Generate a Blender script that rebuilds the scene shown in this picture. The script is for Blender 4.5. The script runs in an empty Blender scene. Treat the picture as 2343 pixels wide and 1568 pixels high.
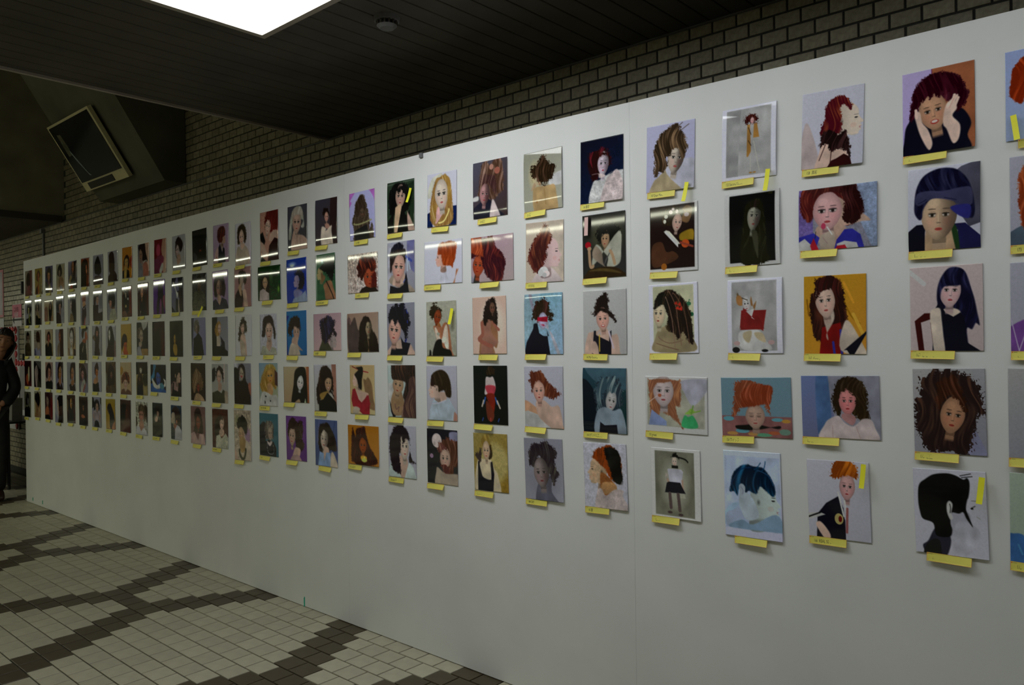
import bpy, bmesh, math, random
import numpy as np
from mathutils import Matrix, Vector
S = bpy.context.scene
C = S.collection
random.seed(7)
# ---------------------------------------------------------------- camera, world, exposure
cam = bpy.data.cameras.new('camera'); camo = bpy.data.objects.new('camera', cam); C.objects.link(camo)
cam.sensor_width = 36.0; cam.sensor_fit = 'HORIZONTAL'; cam.lens = 27.38219; cam.clip_start = .05; cam.clip_end = 200
M3 = Matrix([[0.7466404, 0.0095766, 0.6651589], [0.6650962, 0.0091464, -0.7467017], [-0.0132346, 0.9999123, 0.0004597]])
camo.matrix_world = Matrix.Translation((0,-2.52676,1.49991)) @ M3.to_4x4()
S.camera = camo
S.view_settings.view_transform = 'Standard'; S.view_settings.look = 'None'
S.view_settings.gamma = 1; S.view_settings.use_curve_mapping = False; S.view_settings.exposure = 0.0
wd = bpy.data.worlds.new('world'); S.world = wd; wd.use_nodes = True
wd.node_tree.nodes['Background'].inputs[0].default_value = (.75, .8, 1, 1)
wd.node_tree.nodes['Background'].inputs[1].default_value = 0.004
PANEL_EMIT = 9.2     # white ceiling light panels
PANEL2_EMIT = 3.6
PANEL3_EMIT = 3.6
PANEL4_EMIT = 1.6
STRIP2_EMIT = 17.0
STRIP_EMIT = 20.0     # greenish tube rows along the far side of the passage
PANEL_COL = (.95, .985, 1.0)
STRIP_COL = (.97, 1.0, .76)
ZC = 2.864; BY = .547; VX0 = -9.2; VX1 = -4.32; YS = -6.2; XR = 3.2; XL = -30.0
# ---------------------------------------------------------------- helpers
def lin(c):
    return tuple(((v + .055) / 1.055) ** 2.4 if v > .04045 else v / 12.92 for v in c)
def rgb(h):
    if len(h) == 3: h = ''.join(x * 2 for x in h)
    return lin([int(h[i:i + 2], 16) / 255 for i in (0, 2, 4)])
def mat(name, col, rough=.6, noise=.12, scale=30., spec=.5, metal=0., emit=None, es=0., bump=0., attr=None, coat=0., island=0.):
    m = bpy.data.materials.new(name); m.use_nodes = True; nt = m.node_tree; b = nt.nodes['Principled BSDF']
    b.inputs['Roughness'].default_value = rough; b.inputs['Metallic'].default_value = metal
    b.inputs['Specular IOR Level'].default_value = spec
    b.inputs['Coat Weight'].default_value = coat; b.inputs['Coat Roughness'].default_value = .08
    c = rgb(col) if isinstance(col, str) else col
    if emit:
        b.inputs['Emission Color'].default_value = (*emit, 1); b.inputs['Emission Strength'].default_value = es
    if attr:
        a = nt.nodes.new('ShaderNodeAttribute'); a.attribute_name = attr
        nt.links.new(a.outputs['Color'], b.inputs['Base Color']); return m
    tc = nt.nodes.new('ShaderNodeTexCoord'); n = nt.nodes.new('ShaderNodeTexNoise')
    n.inputs['Scale'].default_value = scale; n.inputs['Detail'].default_value = 4
    nt.links.new(tc.outputs['Object'], n.inputs['Vector'])
    r = nt.nodes.new('ShaderNodeMapRange'); r.inputs[3].default_value = 1 - noise; r.inputs[4].default_value = 1 + noise
    r.inputs[1].default_value = .3; r.inputs[2].default_value = .7
    nt.links.new(n.outputs['Fac'], r.inputs[0])
    v = nt.nodes.new('ShaderNodeVectorMath'); v.operation = 'SCALE'; v.inputs[0].default_value = c
    if island:
        g = nt.nodes.new('ShaderNodeNewGeometry'); oi = nt.nodes.new('ShaderNodeObjectInfo')
        ad = nt.nodes.new('ShaderNodeMath'); ad.operation = 'ADD'; fr = nt.nodes.new('ShaderNodeMath'); fr.operation = 'FRACT'
        nt.links.new(g.outputs['Random Per Island'], ad.inputs[0]); nt.links.new(oi.outputs['Random'], ad.inputs[1]); nt.links.new(ad.outputs[0], fr.inputs[0])
        r2 = nt.nodes.new('ShaderNodeMapRange'); r2.inputs[3].default_value = 1 - island; r2.inputs[4].default_value = 1 + island
        nt.links.new(fr.outputs[0], r2.inputs[0])
        mu = nt.nodes.new('ShaderNodeMath'); mu.operation = 'MULTIPLY'; nt.links.new(r.outputs[0], mu.inputs[0]); nt.links.new(r2.outputs[0], mu.inputs[1])
        nt.links.new(mu.outputs[0], v.inputs['Scale'])
    else:
        nt.links.new(r.outputs[0], v.inputs['Scale'])
    nt.links.new(v.outputs[0], b.inputs['Base Color'])
    if bump:
        bp_ = nt.nodes.new('ShaderNodeBump'); bp_.inputs['Strength'].default_value = bump; bp_.inputs['Distance'].default_value = .002
        nt.links.new(n.outputs['Fac'], bp_.inputs['Height']); nt.links.new(bp_.outputs[0], b.inputs['Normal'])
    return m
class MB:
    def __init__(s): s.v = []; s.f = []
    def box(s, x0, x1, y0, y1, z0, z1):
        n = len(s.v)
        s.v += [(x0, y0, z0), (x1, y0, z0), (x1, y1, z0), (x0, y1, z0), (x0, y0, z1), (x1, y0, z1), (x1, y1, z1), (x0, y1, z1)]
        s.f += [tuple(n + i for i in q) for q in ((0, 3, 2, 1), (4, 5, 6, 7), (0, 1, 5, 4), (1, 2, 6, 5), (2, 3, 7, 6), (3, 0, 4, 7))]; return s
    def bevbox(s, x0, x1, y0, y1, z0, z1, b, face):
        """box whose visible face (axis letter + sign) has chamfered edges"""
        n = len(s.v); ax = 'xyz'.index(face[0]); sg = face[1] == '+'
        lo = [x0, y0, z0]; hi = [x1, y1, z1]; o = [a for a in (0, 1, 2) if a != ax]
        back = lo[ax] if sg else hi[ax]; front = hi[ax] if sg else lo[ax]; mid = front - b if sg else front + b
        def ring(val, ins):
            r = []
            for p_, q_ in ((0, 0), (1, 0), (1, 1), (0, 1)):
                c = [0, 0, 0]; c[ax] = val
                c[o[0]] = (hi[o[0]] - ins) if p_ else (lo[o[0]] + ins); c[o[1]] = (hi[o[1]] - ins) if q_ else (lo[o[1]] + ins); r.append(tuple(c))
            return r
        s.v += ring(back, 0) + ring(mid, 0) + ring(front, b)
        for k in (0, 4):
            for i in range(4):
                j = (i + 1) % 4; s.f.append((n + k + i, n + k + j, n + k + 4 + j, n + k + 4 + i))
        s.f.append(tuple(n + 8 + i for i in range(4))); return s
    def prism(s, poly, y0, y1, axis='y'):
        n = len(s.v); k = len(poly)
        for y in (y0, y1):
            for a, b in poly: s.v.append((a, y, b) if axis == 'y' else ((y, a, b) if axis == 'x' else (a, b, y)))
        s.f.append(tuple(range(n, n + k))); s.f.append(tuple(range(n + 2 * k - 1, n + k - 1, -1)))
        for i in range(k): s.f.append((n + i, n + k + i, n + k + (i + 1) % k, n + (i + 1) % k))
        return s
    def cyl(s, c, r, z0, z1, seg=20, r1=None, ax=2):
        n = len(s.v); r1 = r if r1 is None else r1; o = [a for a in (0, 1, 2) if a != ax]
        for z, rr in ((z0, r), (z1, r1)):
            for i in range(seg):
                p = [0, 0, 0]; p[ax] = z; p[o[0]] = c[0] + rr * math.cos(2 * math.pi * i / seg); p[o[1]] = c[1] + rr * math.sin(2 * math.pi * i / seg); s.v.append(tuple(p))
        for i in range(seg): j = (i + 1) % seg; s.f.append((n + i, n + j, n + seg + j, n + seg + i))
        s.f.append(tuple(range(n + seg - 1, n - 1, -1))); s.f.append(tuple(range(n + seg, n + 2 * seg))); return s
    def mesh(s, name):
        me = bpy.data.meshes.new(name); me.from_pydata(s.v, [], s.f); me.update()
        bm = bmesh.new(); bm.from_mesh(me); bmesh.ops.recalc_face_normals(bm, faces=bm.faces); bm.to_mesh(me); bm.free(); return me
    def build(s, name, m, parent=None, loc=None, **kw): return obj(name, s.mesh(name), m, parent, loc, **kw)
def obj(name, me, m, parent=None, loc=None, smooth=False, **kw):
    if m is not None and not me.materials: me.materials.append(m)
    if smooth: me.polygons.foreach_set('use_smooth', [True] * len(me.polygons))
    o = bpy.data.objects.new(name, me); C.objects.link(o)
    if parent: o.parent = parent
    if loc: o.location = loc
    for k, v in kw.items(): o[k] = v
    return o
def empty(name, loc, **kw):
    o = bpy.data.objects.new(name, None); C.objects.link(o); o.location = loc; o.empty_display_size = .05
    for k, v in kw.items(): o[k] = v
    return o
# ---------------------------------------------------------------- materials
M_white = mat('panel_paint', (.80, .81, .80), .55, .035, 3.0, .3, bump=.05)
M_edge = mat('panel_edge', (.5, .46, .38), .7)
M_brick = mat('glazed_brick', (.32, .29, .20), .24, .2, 60, .5, bump=.25, island=.16)
M_grout = mat('dark_grout', (.035, .035, .03), .9, .2)
M_twhite = mat('white_floor_tile', (.44, .41, .30), .42, .09, 14, .4, island=.07)
M_tbrown = mat('brown_floor_tile', (.07, .053, .029), .42, .15, 14, .4, island=.10)
M_fgrout = mat('floor_grout', (.05, .048, .035), .9, .25)
M_slat = mat('ceiling_slat', (.075, .068, .055), .62, .22, 2.5, .3)
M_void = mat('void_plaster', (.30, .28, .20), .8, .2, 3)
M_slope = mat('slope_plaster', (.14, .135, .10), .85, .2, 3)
M_metal = mat('satin_metal', (.5, .5, .5), .35, .05, metal=.8)
M_trim = mat('ceiling_trim', (.16, .16, .17), .4, .05)
M_black = mat('black_plastic', (.012, .012, .012), .5)
M_frame = mat('lamp_frame', (.4, .36, .31), .5, .05)
M_yel = mat('yellow_caption_paper', (.80, .73, .13), .6, .03)
M_tab = mat('fluorescent_yellow_paper', (.93, .90, .03), .55, .03)
M_pink = mat('pale_pink_tape', (.85, .55, .52), .5, .03)
M_ink = mat('black_ink', (.02, .02, .02), .6, .02)
M_red = mat('red_ink', (.75, .03, .02), .6, .02)
M_orange = mat('orange_ink', (.8, .25, .05), .6, .02)
M_green = mat('green_paint', (.0, .42, .28), .5, .05)
M_lam = mat('laminated_photo_surface', (1, 1, 1), .05, attr='paint', spec=.5)
# ---------------------------------------------------------------- floor
U0, TA, TB, R0 = -4.1496, .12118, .11445, .02638
def is_white(u, r):
    for cu, cr in ((-5.0, -3), (2.5, 6)):
        dr = (r - cr + 9) % 18 - 9; n = 10 - abs(dr); du = (u - cu + 7.5) % 15 - 7.5
        if n >= 2 and abs(du) < n / 2 - .01: return True
    return False
fl = MB().box(XL, XR, YS, BY, -.25, -.006).build('floor', M_fgrout, kind='structure')
tw = MB().bevbox(-TA / 2 + .0035, TA / 2 - .0035, -TB / 2 + .0035, TB / 2 - .0035, -.008, 0, .0012, 'z+').mesh('floor_tile'); tw.materials.append(M_twhite)
tb = tw.copy(); tb.materials.clear(); tb.materials.append(M_tbrown)
camP = Vector((0,-2.52676,1.49991)); Mi = M3.transposed()
def proj(p):
    q = Mi @ (Vector(p) - camP); return None if q.z > -.1 else (1171.5 + 1782.12 * q.x / -q.z, 784 - 1782.12 * q.y / -q.z, -q.z)
near = []; rest = {True: MB(), False: MB()}
for r in range(-4, 54):
    off = 0 if r % 2 else .5; y = R0 - TB * (r - .5)
    if y - TB / 2 < YS: continue
    for k in range(int((-17 - U0) / TA), int((XR - U0) / TA)):
        u = k + .5 + off; x = U0 + TA * u; q = proj((x, y, 0)); w = is_white(u, r)
        vis = q and -60 < q[0] < 2400 and q[1] < 1640 and (y < 0 or x < -8.66) and y < BY
        if vis and y < .08: near.append((q[2], x, y, w))
        else:
            if y + TB / 2 > BY: continue
            rest[w].bevbox(x - TA / 2 + .0035, x + TA / 2 - .0035, y - TB / 2 + .0035, y + TB / 2 - .0035, -.008, 0, .0012, 'z+')
near.sort()
for i, (d, x, y, w) in enumerate(near):
    if i < 300: obj('floor_tile', tw if w else tb, None, fl, (x, y, 0))
    else: rest[w].bevbox(x - TA / 2 + .0035, x + TA / 2 - .0035, y - TB / 2 + .0035, y + TB / 2 - .0035, -.008, 0, .0012, 'z+')
rest[True].build('floor_tiles', M_twhite, fl, kind='stuff'); rest[False].build('brown_floor_tiles', M_tbrown, fl, kind='stuff')
# ---------------------------------------------------------------- brick wall behind the display wall
BA, BU, BH, BZ = .10889, -3.0905, .05985, 2.87015
wr = MB().box(XL, XR, BY + .006, BY + .25, -.25, 4.6).build('wall_right', M_grout, kind='structure')
bm_ = MB().bevbox(-BA / 2 + .0042, BA / 2 - .0042, 0, .012, -BH / 2 + .0042, BH / 2 - .0042, .0015, 'y-').mesh('brick'); bm_.materials.append(M_brick)
cand = []; rb = MB()
for l in range(-28, 48):
    z = BZ - BH * (l - .5)
    for k in range(int((-18 - BU) / BA), int((XR - BU) / BA)):
        x = BU + BA * (k + .5 + (0 if l % 2 else .5)); q = proj((x, BY, z))
        if l <= 0 and not (VX0 + .05 < x < VX1 + .1): continue
        if x > -10.6 and z < 2.2 and x > -9.2: 
            if x > -8.8: continue
        shown = q and 8 < q[0] < 2350 and -10 < q[1] < 1200 and (z > 2.36 or x < -8.7)
        if shown:
            t = (2.527) / (2.527 + BY); zp = 1.5 + (z + BH / 2 - 1.5) * t; xp = x * t
            if xp > -8.66 and zp < 2.37: shown = False
        if shown and not (l <= 0 and z > 3.4): cand.append((q[2], x, z))
        else: rb.bevbox(x - BA / 2 + .0042, x + BA / 2 - .0042, BY, BY + .012, z - BH / 2 + .0042, z + BH / 2 - .0042, .0015, 'y-')
cand.sort()
for i, (d, x, z) in enumerate(cand):
    if i < 300: obj('brick', bm_, None, wr, (x, BY, z)).rotation_euler = (random.gauss(0, .010), 0, random.gauss(0, .014))
    else: rb.bevbox(x - BA / 2 + .0042, x + BA / 2 - .0042, BY, BY + .012, z - BH / 2 + .0042, z + BH / 2 - .0042, .0015, 'y-')
rb.build('bricks', M_brick, wr, kind='stuff')
# ---------------------------------------------------------------- ceiling
ce = MB().box(VX1, XR, YS, BY + .006, ZC + .02, 4.6).box(XL, VX0, YS, BY + .006, ZC + .02, 4.6).box(VX0, VX1, YS, BY + .006, 4.4, 4.6).build('ceiling', M_void, kind='structure')
LX0, LX1, LY0, LY1 = -3.04, -1.84, -1.315, -.715
LAMPS = [(LX0, LX1, LY0, LY1, PANEL_EMIT), (LX0 + 1.5, LX1 + 1.5, LY0, LY1, PANEL2_EMIT), (LX0 + 3.0, LX1 + 3.0, LY0, LY1, PANEL3_EMIT), (-11.0, -9.8, LY0, LY1, PANEL4_EMIT)]
def slats(x0, x1, base):
    x = base
    while x < x1 - .02:
        a, b = max(x + .003, x0), min(x + .097, x1)
        MB().bevbox(a, b, YS, BY - .006, ZC, ZC + .012, .002, 'z-').build('ceiling_slat', M_slat, ce)
        x += .1
slats(VX1, XR, -4.37); slats(-13.2, VX0, -13.2)
MB().box(XL, XR, BY - .016, BY - .001, ZC - .006, ZC - .0005).build('trim_1', M_trim, kind='structure')
MB().box(VX1 - .022, VX1 - .001, YS, BY - .02, ZC - .012, ZC + .1).build('trim_2', M_frame, kind='structure')
MB().box(VX0 + .001, VX0 + .02, YS, BY - .02, ZC - .01, ZC + .06).build('trim_3', M_slat, kind='structure')
# far and side closures of the passage
MB().box(XL - .2, XL, YS, BY, -.25, 4.6).build('wall_far', M_void, kind='structure')
MB().box(XR, XR + .2, YS, BY, -.25, 4.6).build('wall_near', mat('near_wall_paint', (.35, .34, .31), .7), kind='structure')
MB().box(XL, XR, YS - .2, YS, -.25, 4.6).build('wall_left', mat('left_wall_paint', (.30, .28, .22), .7), kind='structure')
# dark sloping soffit in the raised part, with the tilted advertising light box on it
TH = math.radians(58); y0s, z0s = .50, ZC + .004
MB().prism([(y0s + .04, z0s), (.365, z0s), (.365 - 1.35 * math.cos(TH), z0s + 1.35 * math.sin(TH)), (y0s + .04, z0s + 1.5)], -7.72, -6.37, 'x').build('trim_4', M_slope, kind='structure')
# ceiling light panel
def lamp(x0, x1, yy0, yy1, es, lab):
    M_panel = mat('lit_diffuser', (.8, .8, .8), .5, emit=PANEL_COL, es=es)
    t = empty('ceiling_light', ((x0 + x1) / 2, (yy0 + yy1) / 2, ZC), label=lab, category='light', group='white ceiling light panels in a row')
    cx, cy = (x0 + x1) / 2, (yy0 + yy1) / 2; hx_, hy = (x1 - x0) / 2, (yy1 - yy0) / 2
    f = MB(); w = .028
    f.box(-hx_ - w, hx_ + w, hy, hy + w, -.02, -.001).box(-hx_ - w, hx_ + w, -hy - w, -hy, -.02, -.001).box(-hx_ - w, -hx_, -hy, hy, -.02, -.001).box(hx_, hx_ + w, -hy, hy, -.02, -.001)
    f.build('frame', M_frame, t)
    MB().box(-hx_, hx_, -hy, hy, -.012, -.002).build('diffuser', M_panel, t)
M_strip = mat('lit_tube_cover', (.8, .8, .7), .5, emit=STRIP_COL, es=STRIP_EMIT)
M_strip2 = mat('lit_tube_cover_dim', (.8, .8, .7), .5, emit=STRIP_COL, es=STRIP2_EMIT)
for i, a in enumerate(LAMPS):
    lamp(*a, ['glowing white ceiling light panel at the top edge above the photo wall', 'middle ceiling light panel of the row, outside the frame', 'ceiling light panel nearest the camera, outside the frame', 'ceiling light panel beyond the raised ceiling at the far end'][i])
for i, x in enumerate((-24.6, -21.8, -19., -16.2, -13.4, -10.6, -7.8, -5.0)):
    where = ['last at the dark far end', 'second from the far end', 'third from the far end', 'fourth from the far end', 'fourth from the near end', 'third from the near end', 'second from the near end', 'nearest the camera']
    t = empty('strip_light', (x, -4.5, ZC), label='long greenish tube light hung across the passage, ' + where[i], category='light', group='tube lights in a row across the passage')
    MB().box(-1.35, 1.35, -.09, .09, -.02, .03).build('housing', M_frame, t)
    MB().box(-1.3, 1.3, -.07, .07, -.045, -.021).build('tube_cover', M_strip if x < -9 else M_strip2, t)
    for sx in (-1, 1): MB().cyl((sx * .9, 0), .008, .03, 4.4 - ZC if VX0 < x + sx * .9 < VX1 else .031, 8).build('hanger', M_metal, t)
# smoke detector
t = empty('smoke_detector', (-2.545, -.43, ZC), label='round grey slotted smoke detector on the slatted ceiling', category='detector')
MB().cyl((0, 0), .052, -.016, 0, 28, .056).build('base', M_trim, t)
g = MB()
for i in range(14):
    a = 2 * math.pi * i / 14; c_, s_ = math.cos(a) * .041, math.sin(a) * .041; g.box(c_ - .003, c_ + .003, s_ - .003, s_ + .003, -.034, -.016)
g.build('slots', M_slat, t); MB().cyl((0, 0), .033, -.034, -.016, 20).build('core', M_black, t)
MB().cyl((0, 0), .030, -.046, -.034, 24, .043).build('cap', M_trim, t)
# advertising light box
bt = empty('advertising_box', (-7.235, .262, 2.95), label='tilted framed advertising box with dark poster under the raised ceiling', category='sign'); bt.rotation_euler = (math.pi / 2 - TH, 0, 0)
W2 = .465; HH = .60
M_sign = mat('sign_frame', (.75, .70, .42), .5, .05); M_poster = mat('dark_poster', (.010, .011, .014), .12, .3, 6)
MB().box(-W2, W2, -.02, .015, .0, HH + .02).build('backing_box', M_sign, bt)
MB().box(-W2 + .03, W2 - .03, -.026, -.021, .085, HH).build('poster', M_poster, bt)
MB().prism([(-.34, .46), (-.33, .48), (-.19, .15), (-.16, .12), (-.185, .125), (-.25, .24)], -.0272, -.0262).build('poster_figure', mat('poster_grey', (.3, .4, .42), .3), bt)
MB().prism([(-.36, .33), (-.30, .33), (-.27, .40), (-.28, .52), (-.35, .53)], -.0272, -.0262).build('poster_shape', mat('poster_olive', (.12, .12, .07), .3), bt)
MB().box(-W2 + .13, W2 - .26, -.026, -.021, .012, .070).build('name_plate', M_black, bt)
# conduit on the brick wall
t = empty('conduit_pipe', (-9.80, BY - .012, 2.4), label='thin grey conduit pipe on the bricks by the far end', category='pipe')
MB().cyl((0, 0), .011, -.4, .40, 10).build('tube', M_trim, t); MB().box(-.03, .03, -.03, .012, .40, .445).build('junction_box', M_trim, t)
# ---------------------------------------------------------------- display wall of white boards
EDGE = [(-8.66, 2.358), (-7.5, 2.368), (-6.2, 2.383), (-5.0, 2.396), (-3.798, 2.406), (-3.177, 2.414), (-2.562, 2.417), (-1.929, 2.415), (-.93, 2.399), (-.362, 2.395), (.5, 2.39), (1.4, 2.39)]
def ez(x):
    for (a, za), (b, zb) in zip(EDGE, EDGE[1:]):
        if x <= b: return za + (zb - za) * (x - a) / (b - a)
    return 2.39
seams = [-8.66, -7.041, -5.241, -3.441, -1.636, .165, 1.4]
dw = empty('display_wall', (-3.5, .02, 0), label='long white painted partition carrying rows of photo prints', category='partition')
for a, b in zip(seams, seams[1:]):
    xs = sorted({a + .0004, b - .0004} | {x for x, _ in EDGE if a < x < b})
    poly = [(x + 3.5, ez(x)) for x in xs]; poly = [(a + 3.5004, .004), (b + 3.4996, .004)] + poly[::-1]
    MB().prism(poly, -.02, .0).build('board', M_white, dw)
MB().box(-5.16, -5.12, .0, .10, 0, 2.30).build('end_stile', M_edge, dw)
g = MB()
for x in range(-7, 2): g.box(x + 3.5, x + 3.54, .001, .05, 0, 2.3)
g.box(-5.1, 4.8, .001, .04, 2.2, 2.3); g.box(-5.1, 4.8, .001, .04, .0, .05)
g.build('rear_battens', M_edge, dw)
MB().box(-.010, .010, -.006, .006, -.022, .0).build('nail', M_trim, None, (-2.818, -.004, 2.418), label='small grey clip on the top edge of the white partition', category='clip')
MB().box(-.009, .009, -.02, .02, -.06, .06).build('black_clip', M_black, None, (-8.674, .0, 2.10), label='black clip high on the left end of the partition', category='clip')
MB().box(-.008, .008, -.012, .012, -.035, .03).build('black_clip', M_black, None, (-8.670, -.004, 1.42), label='black clip halfway down the left end of the partition', category='clip')
for x, z0, z1, s in ((-3.868, .0, .058, 'bold green brush mark at the foot of the white wall'), (-8.474, .03, .062, 'faint green mark low on the wall near its left end'), (-8.205, .03, .066, 'second faint green mark low on the wall from its left end')):
    w = .0058 if x > -4 else .010
    MB().prism([(-w, z0), (w * .8, z0 - .004 if z0 else 0), (w, z1 - .006), (w * .2, z1), (-w * 1.1, z1 - .012)], -.0012, -.0002).build('paint_mark', M_green, None, (x, 0, .002), label=s, category='mark')
# ---------------------------------------------------------------- print painter (flat printed pictures as vertex colours)
def hx(c):
    v=[int(ch*2,16)/255 for ch in c]; return np.array(v)
def vnoise(x,y,seed):
    xi=np.floor(x).astype(np.int64); yi=np.floor(y).astype(np.int64); fx=x-xi; fy=y-yi
    fx=fx*fx*(3-2*fx); fy=fy*fy*(3-2*fy)
    def h(a,b):
        n=(a*374761393+b*668265263+seed*974634777)&0xffffffff
        n=((n^(n>>13))*1274126177)&0xffffffff
        return ((n^(n>>16))&0xffff)/65535.0
    return (h(xi,yi)*(1-fx)+h(xi+1,yi)*fx)*(1-fy)+(h(xi,yi+1)*(1-fx)+h(xi+1,yi+1)*fx)*fy
def smooth(P,n=5):
    m=len(P); out=[]
    for i in range(m):
        a,b,c,d=P[i-1],P[i],P[(i+1)%m],P[(i+2)%m]
        for k in range(n):
            t=k/n; out.append(.5*((2*b)+(c-a)*t+(2*a-5*b+4*c-d)*t*t+(3*b-a-3*c+d)*t**3))
    return np.array(out)
class Paint:
    def __init__(s,W,H,asp,seed):
        s.W,s.H,s.asp,s.seed=W,H,asp,seed
        u,v=np.meshgrid(np.linspace(0,1,W),np.linspace(0,1,H)); s.x=u*asp; s.y=v; s.px=1.0/(H-1)
        s.a=np.zeros((H,W,3)); s.n=0
    def mix(s,al,c): s.a+= (np.asarray(c)-s.a)*al[...,None]
    def poly(s,pts,closed_smooth=True):
        P=np.array(pts,float); P=np.where(P<=0,-.04,np.where(P>=.99,1.05,P)); P[:,0]*=s.asp
        return smooth(P) if closed_smooth and len(P)>2 else P
    def sd(s,P):
        pad=.06; m=(s.x>P[:,0].min()-pad)&(s.x<P[:,0].max()+pad)&(s.y>P[:,1].min()-pad)&(s.y<P[:,1].max()+pad)
        X=s.x[m][:,None]; Y=s.y[m][:,None]; out=np.full(s.x.shape,9.)
        if X.size==0: return out
        A=P; B=np.roll(P,-1,0); ax,ay=A[:,0],A[:,1]; dx,dy=(B-A).T
        l=dx*dx+dy*dy+1e-12; t=np.clip(((X-ax)*dx+(Y-ay)*dy)/l,0,1)
        d=np.sqrt(((X-ax-t*dx)**2+(Y-ay-t*dy)**2).min(1))
        c=((ay>Y)!=(ay+dy>Y)); ins=(c&(X<dx*(Y-ay)/np.where(dy==0,1e-9,dy)+ax)).sum(1)%2==1
        out[m]=np.where(ins,-d,d); return out
    def run(s,spec):
        for cmd in spec.split(';'):
            t=cmd.split()
            if not t: continue
            s.n+=1; k=t[0]
            if k=='b':
                c1,c2=hx(t[1]),hx(t[2]); w=np.clip(.65*s.y+.35*s.x/s.asp,0,1)[...,None]; s.a[:]=c1*(1-w)+c2*w
            elif k in 'gG':
                d=s.sd(s.poly(pairs(t[2:]),k=='g')); s.mix(np.clip(.5-d/(s.px*2.2 if k=='g' else s.px*1.4),0,1),s.shade(hx(t[1])))
            elif k=='h':
                c1=hx(t[1]); i=3
                if len(t[2])==3 and not (t[2].isdigit() and len(t[3])>=4): c2=hx(t[2])
                else: c2=c1*1.4+.05; i=2
                fz=float(t[i]); d=s.sd(s.poly(pairs(t[i+1:])))
                q=vnoise(s.x*34+7*vnoise(s.x*5,s.y*5,s.seed+3),s.y*30,s.seed+s.n)*.5+vnoise(s.x*85+4*vnoise(s.x*9,s.y*9,s.seed),s.y*75,s.seed+s.n+1)*.5
                d=d+(q-.5)*fz*.014
                wv=s.x+.05*np.sin(s.y*9+s.seed)+.06*vnoise(s.x*4,s.y*4,s.seed)
                st=vnoise(wv*55,s.y*6,s.seed+5)*.6+vnoise(wv*22,s.y*4,s.seed+9)*.4
                st=np.clip((st-.38)*2.1,0,1)**1.4
                lum=np.clip(1.15-.5*s.y,.4,1)
                col=c1*.8+(c2-c1*.8)*(st*lum)[...,None]*.9
                s.mix(np.clip(.5-d/(s.px*2.5),0,1),col)
            elif k=='e':
                cx,cy,rx,ry=[float(z)/100 for z in t[1:5]]; c=hx(t[5]); soft=float(t[7])/100 if len(t)>7 else .012
                r=np.sqrt(((s.x/s.asp-cx)/rx)**2+((s.y-cy)/ry)**2); s.mix(np.clip((1-r)*min(rx,ry)/max(soft*.6,s.px*.8)+.5*(soft<.05),0,1),c)
            elif k=='k':
                c=hx(t[1]); w=float(t[2])/100*.5; P=np.array(pairs(t[3:]),float); P[:,0]*=s.asp
                if len(P)>2: Q=smooth(P); P=Q[:-5] if len(Q)>5 else Q
                X=s.x[...,None]; Y=s.y[...,None]; A=P[:-1]; D=P[1:]-A
                l=(D**2).sum(1)+1e-12; tt=np.clip(((X-A[:,0])*D[:,0]+(Y-A[:,1])*D[:,1])/l,0,1)
                d=np.sqrt(((X-A[:,0]-tt*D[:,0])**2+(Y-A[:,1]-tt*D[:,1])**2).min(-1))
                s.mix(np.clip(.5-(d-w)/(s.px*1.5),0,1),c)
            elif k=='f': s.face(t[1:])
            elif k=='p': s.prof(t[1:])
            elif k=='s':
                cx,top,w=[float(z)/100 for z in t[2:5]]
                s.mix(np.clip(.5-s.sd(s.poly([(cx-w/2,1.02),(cx-w*.47,top+.15),(cx-w*.15,top),(cx+w*.15,top),(cx+w*.47,top+.15),(cx+w/2,1.02)]))/(s.px*2),0,1),s.shade(hx(t[1])))
            elif k=='w':
                a=float(t[1])/100; q=vnoise(s.x*22,s.y*22,s.seed)*.5+vnoise(s.x*55,s.y*55,s.seed+4)*.5-.5; s.a*=(1+q*a*9)[...,None]
        q=vnoise(s.x*70,s.y*70,s.seed+77)-.5; s.a*=(1+q*.05)[...,None]
        return np.clip(s.a,0,1)
    def shade(s,c):
        q=vnoise(s.x*5,s.y*7,s.seed+s.n)*.6+vnoise(s.x*16,s.y*11,s.seed+s.n+2)*.4; return c*(.82+.32*q)[...,None]
    def face(s,t):
        cx,cy,w,h=[float(z)/100 for z in t[:4]]; c=hx(t[4]); yaw=float(t[5]); rot=np.radians(float(t[6])); fl=''.join(t[7:])
        a=(s.x-cx*s.asp); b=s.y-cy; ca,sa=np.cos(rot),np.sin(rot)
        X=(a*ca+b*sa)/(w*s.asp/2); Y=(-a*sa+b*ca)/(h/2)
        wd=1-.22*np.clip(Y,0,1)**1.8-.05*np.clip(-Y,0,1)
        if 'x' not in fl and 'n' not in fl:
            nk=np.clip((.42-np.abs(X-.05))/(s.px/(w*s.asp/2)*2),0,1)*np.clip((Y-.5)*20,0,1)*np.clip((1.45-Y)*6,0,1); s.mix(nk,c*np.where(Y<1.12,.62,.82)[...,None])
        r=np.sqrt((X/wd)**2+Y**2); e=s.px/(h/2)
        al=np.clip(.5+(1-r)/(e*2),0,1)
        sh=1-.22*np.clip(r,0,1)**3
        lx=X
        if 'l' in fl: sh=sh*(.45+.55/(1+np.exp(-(-lx+.1)*6)))
        if 'r' in fl: sh=sh*(.55+.45/(1+np.exp((lx-.2)*5)))
        warm=np.exp(-(((X-yaw*.3)-.45)**2+(Y-.25)**2)*8)+np.exp(-(((X-yaw*.3)+.45)**2+(Y-.25)**2)*8)
        col=c*sh[...,None]; col[...,1]-=.05*warm; col[...,2]-=.04*warm
        s.mix(al,col)
        if 'x' in fl: return
        sx=yaw*.35
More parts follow.
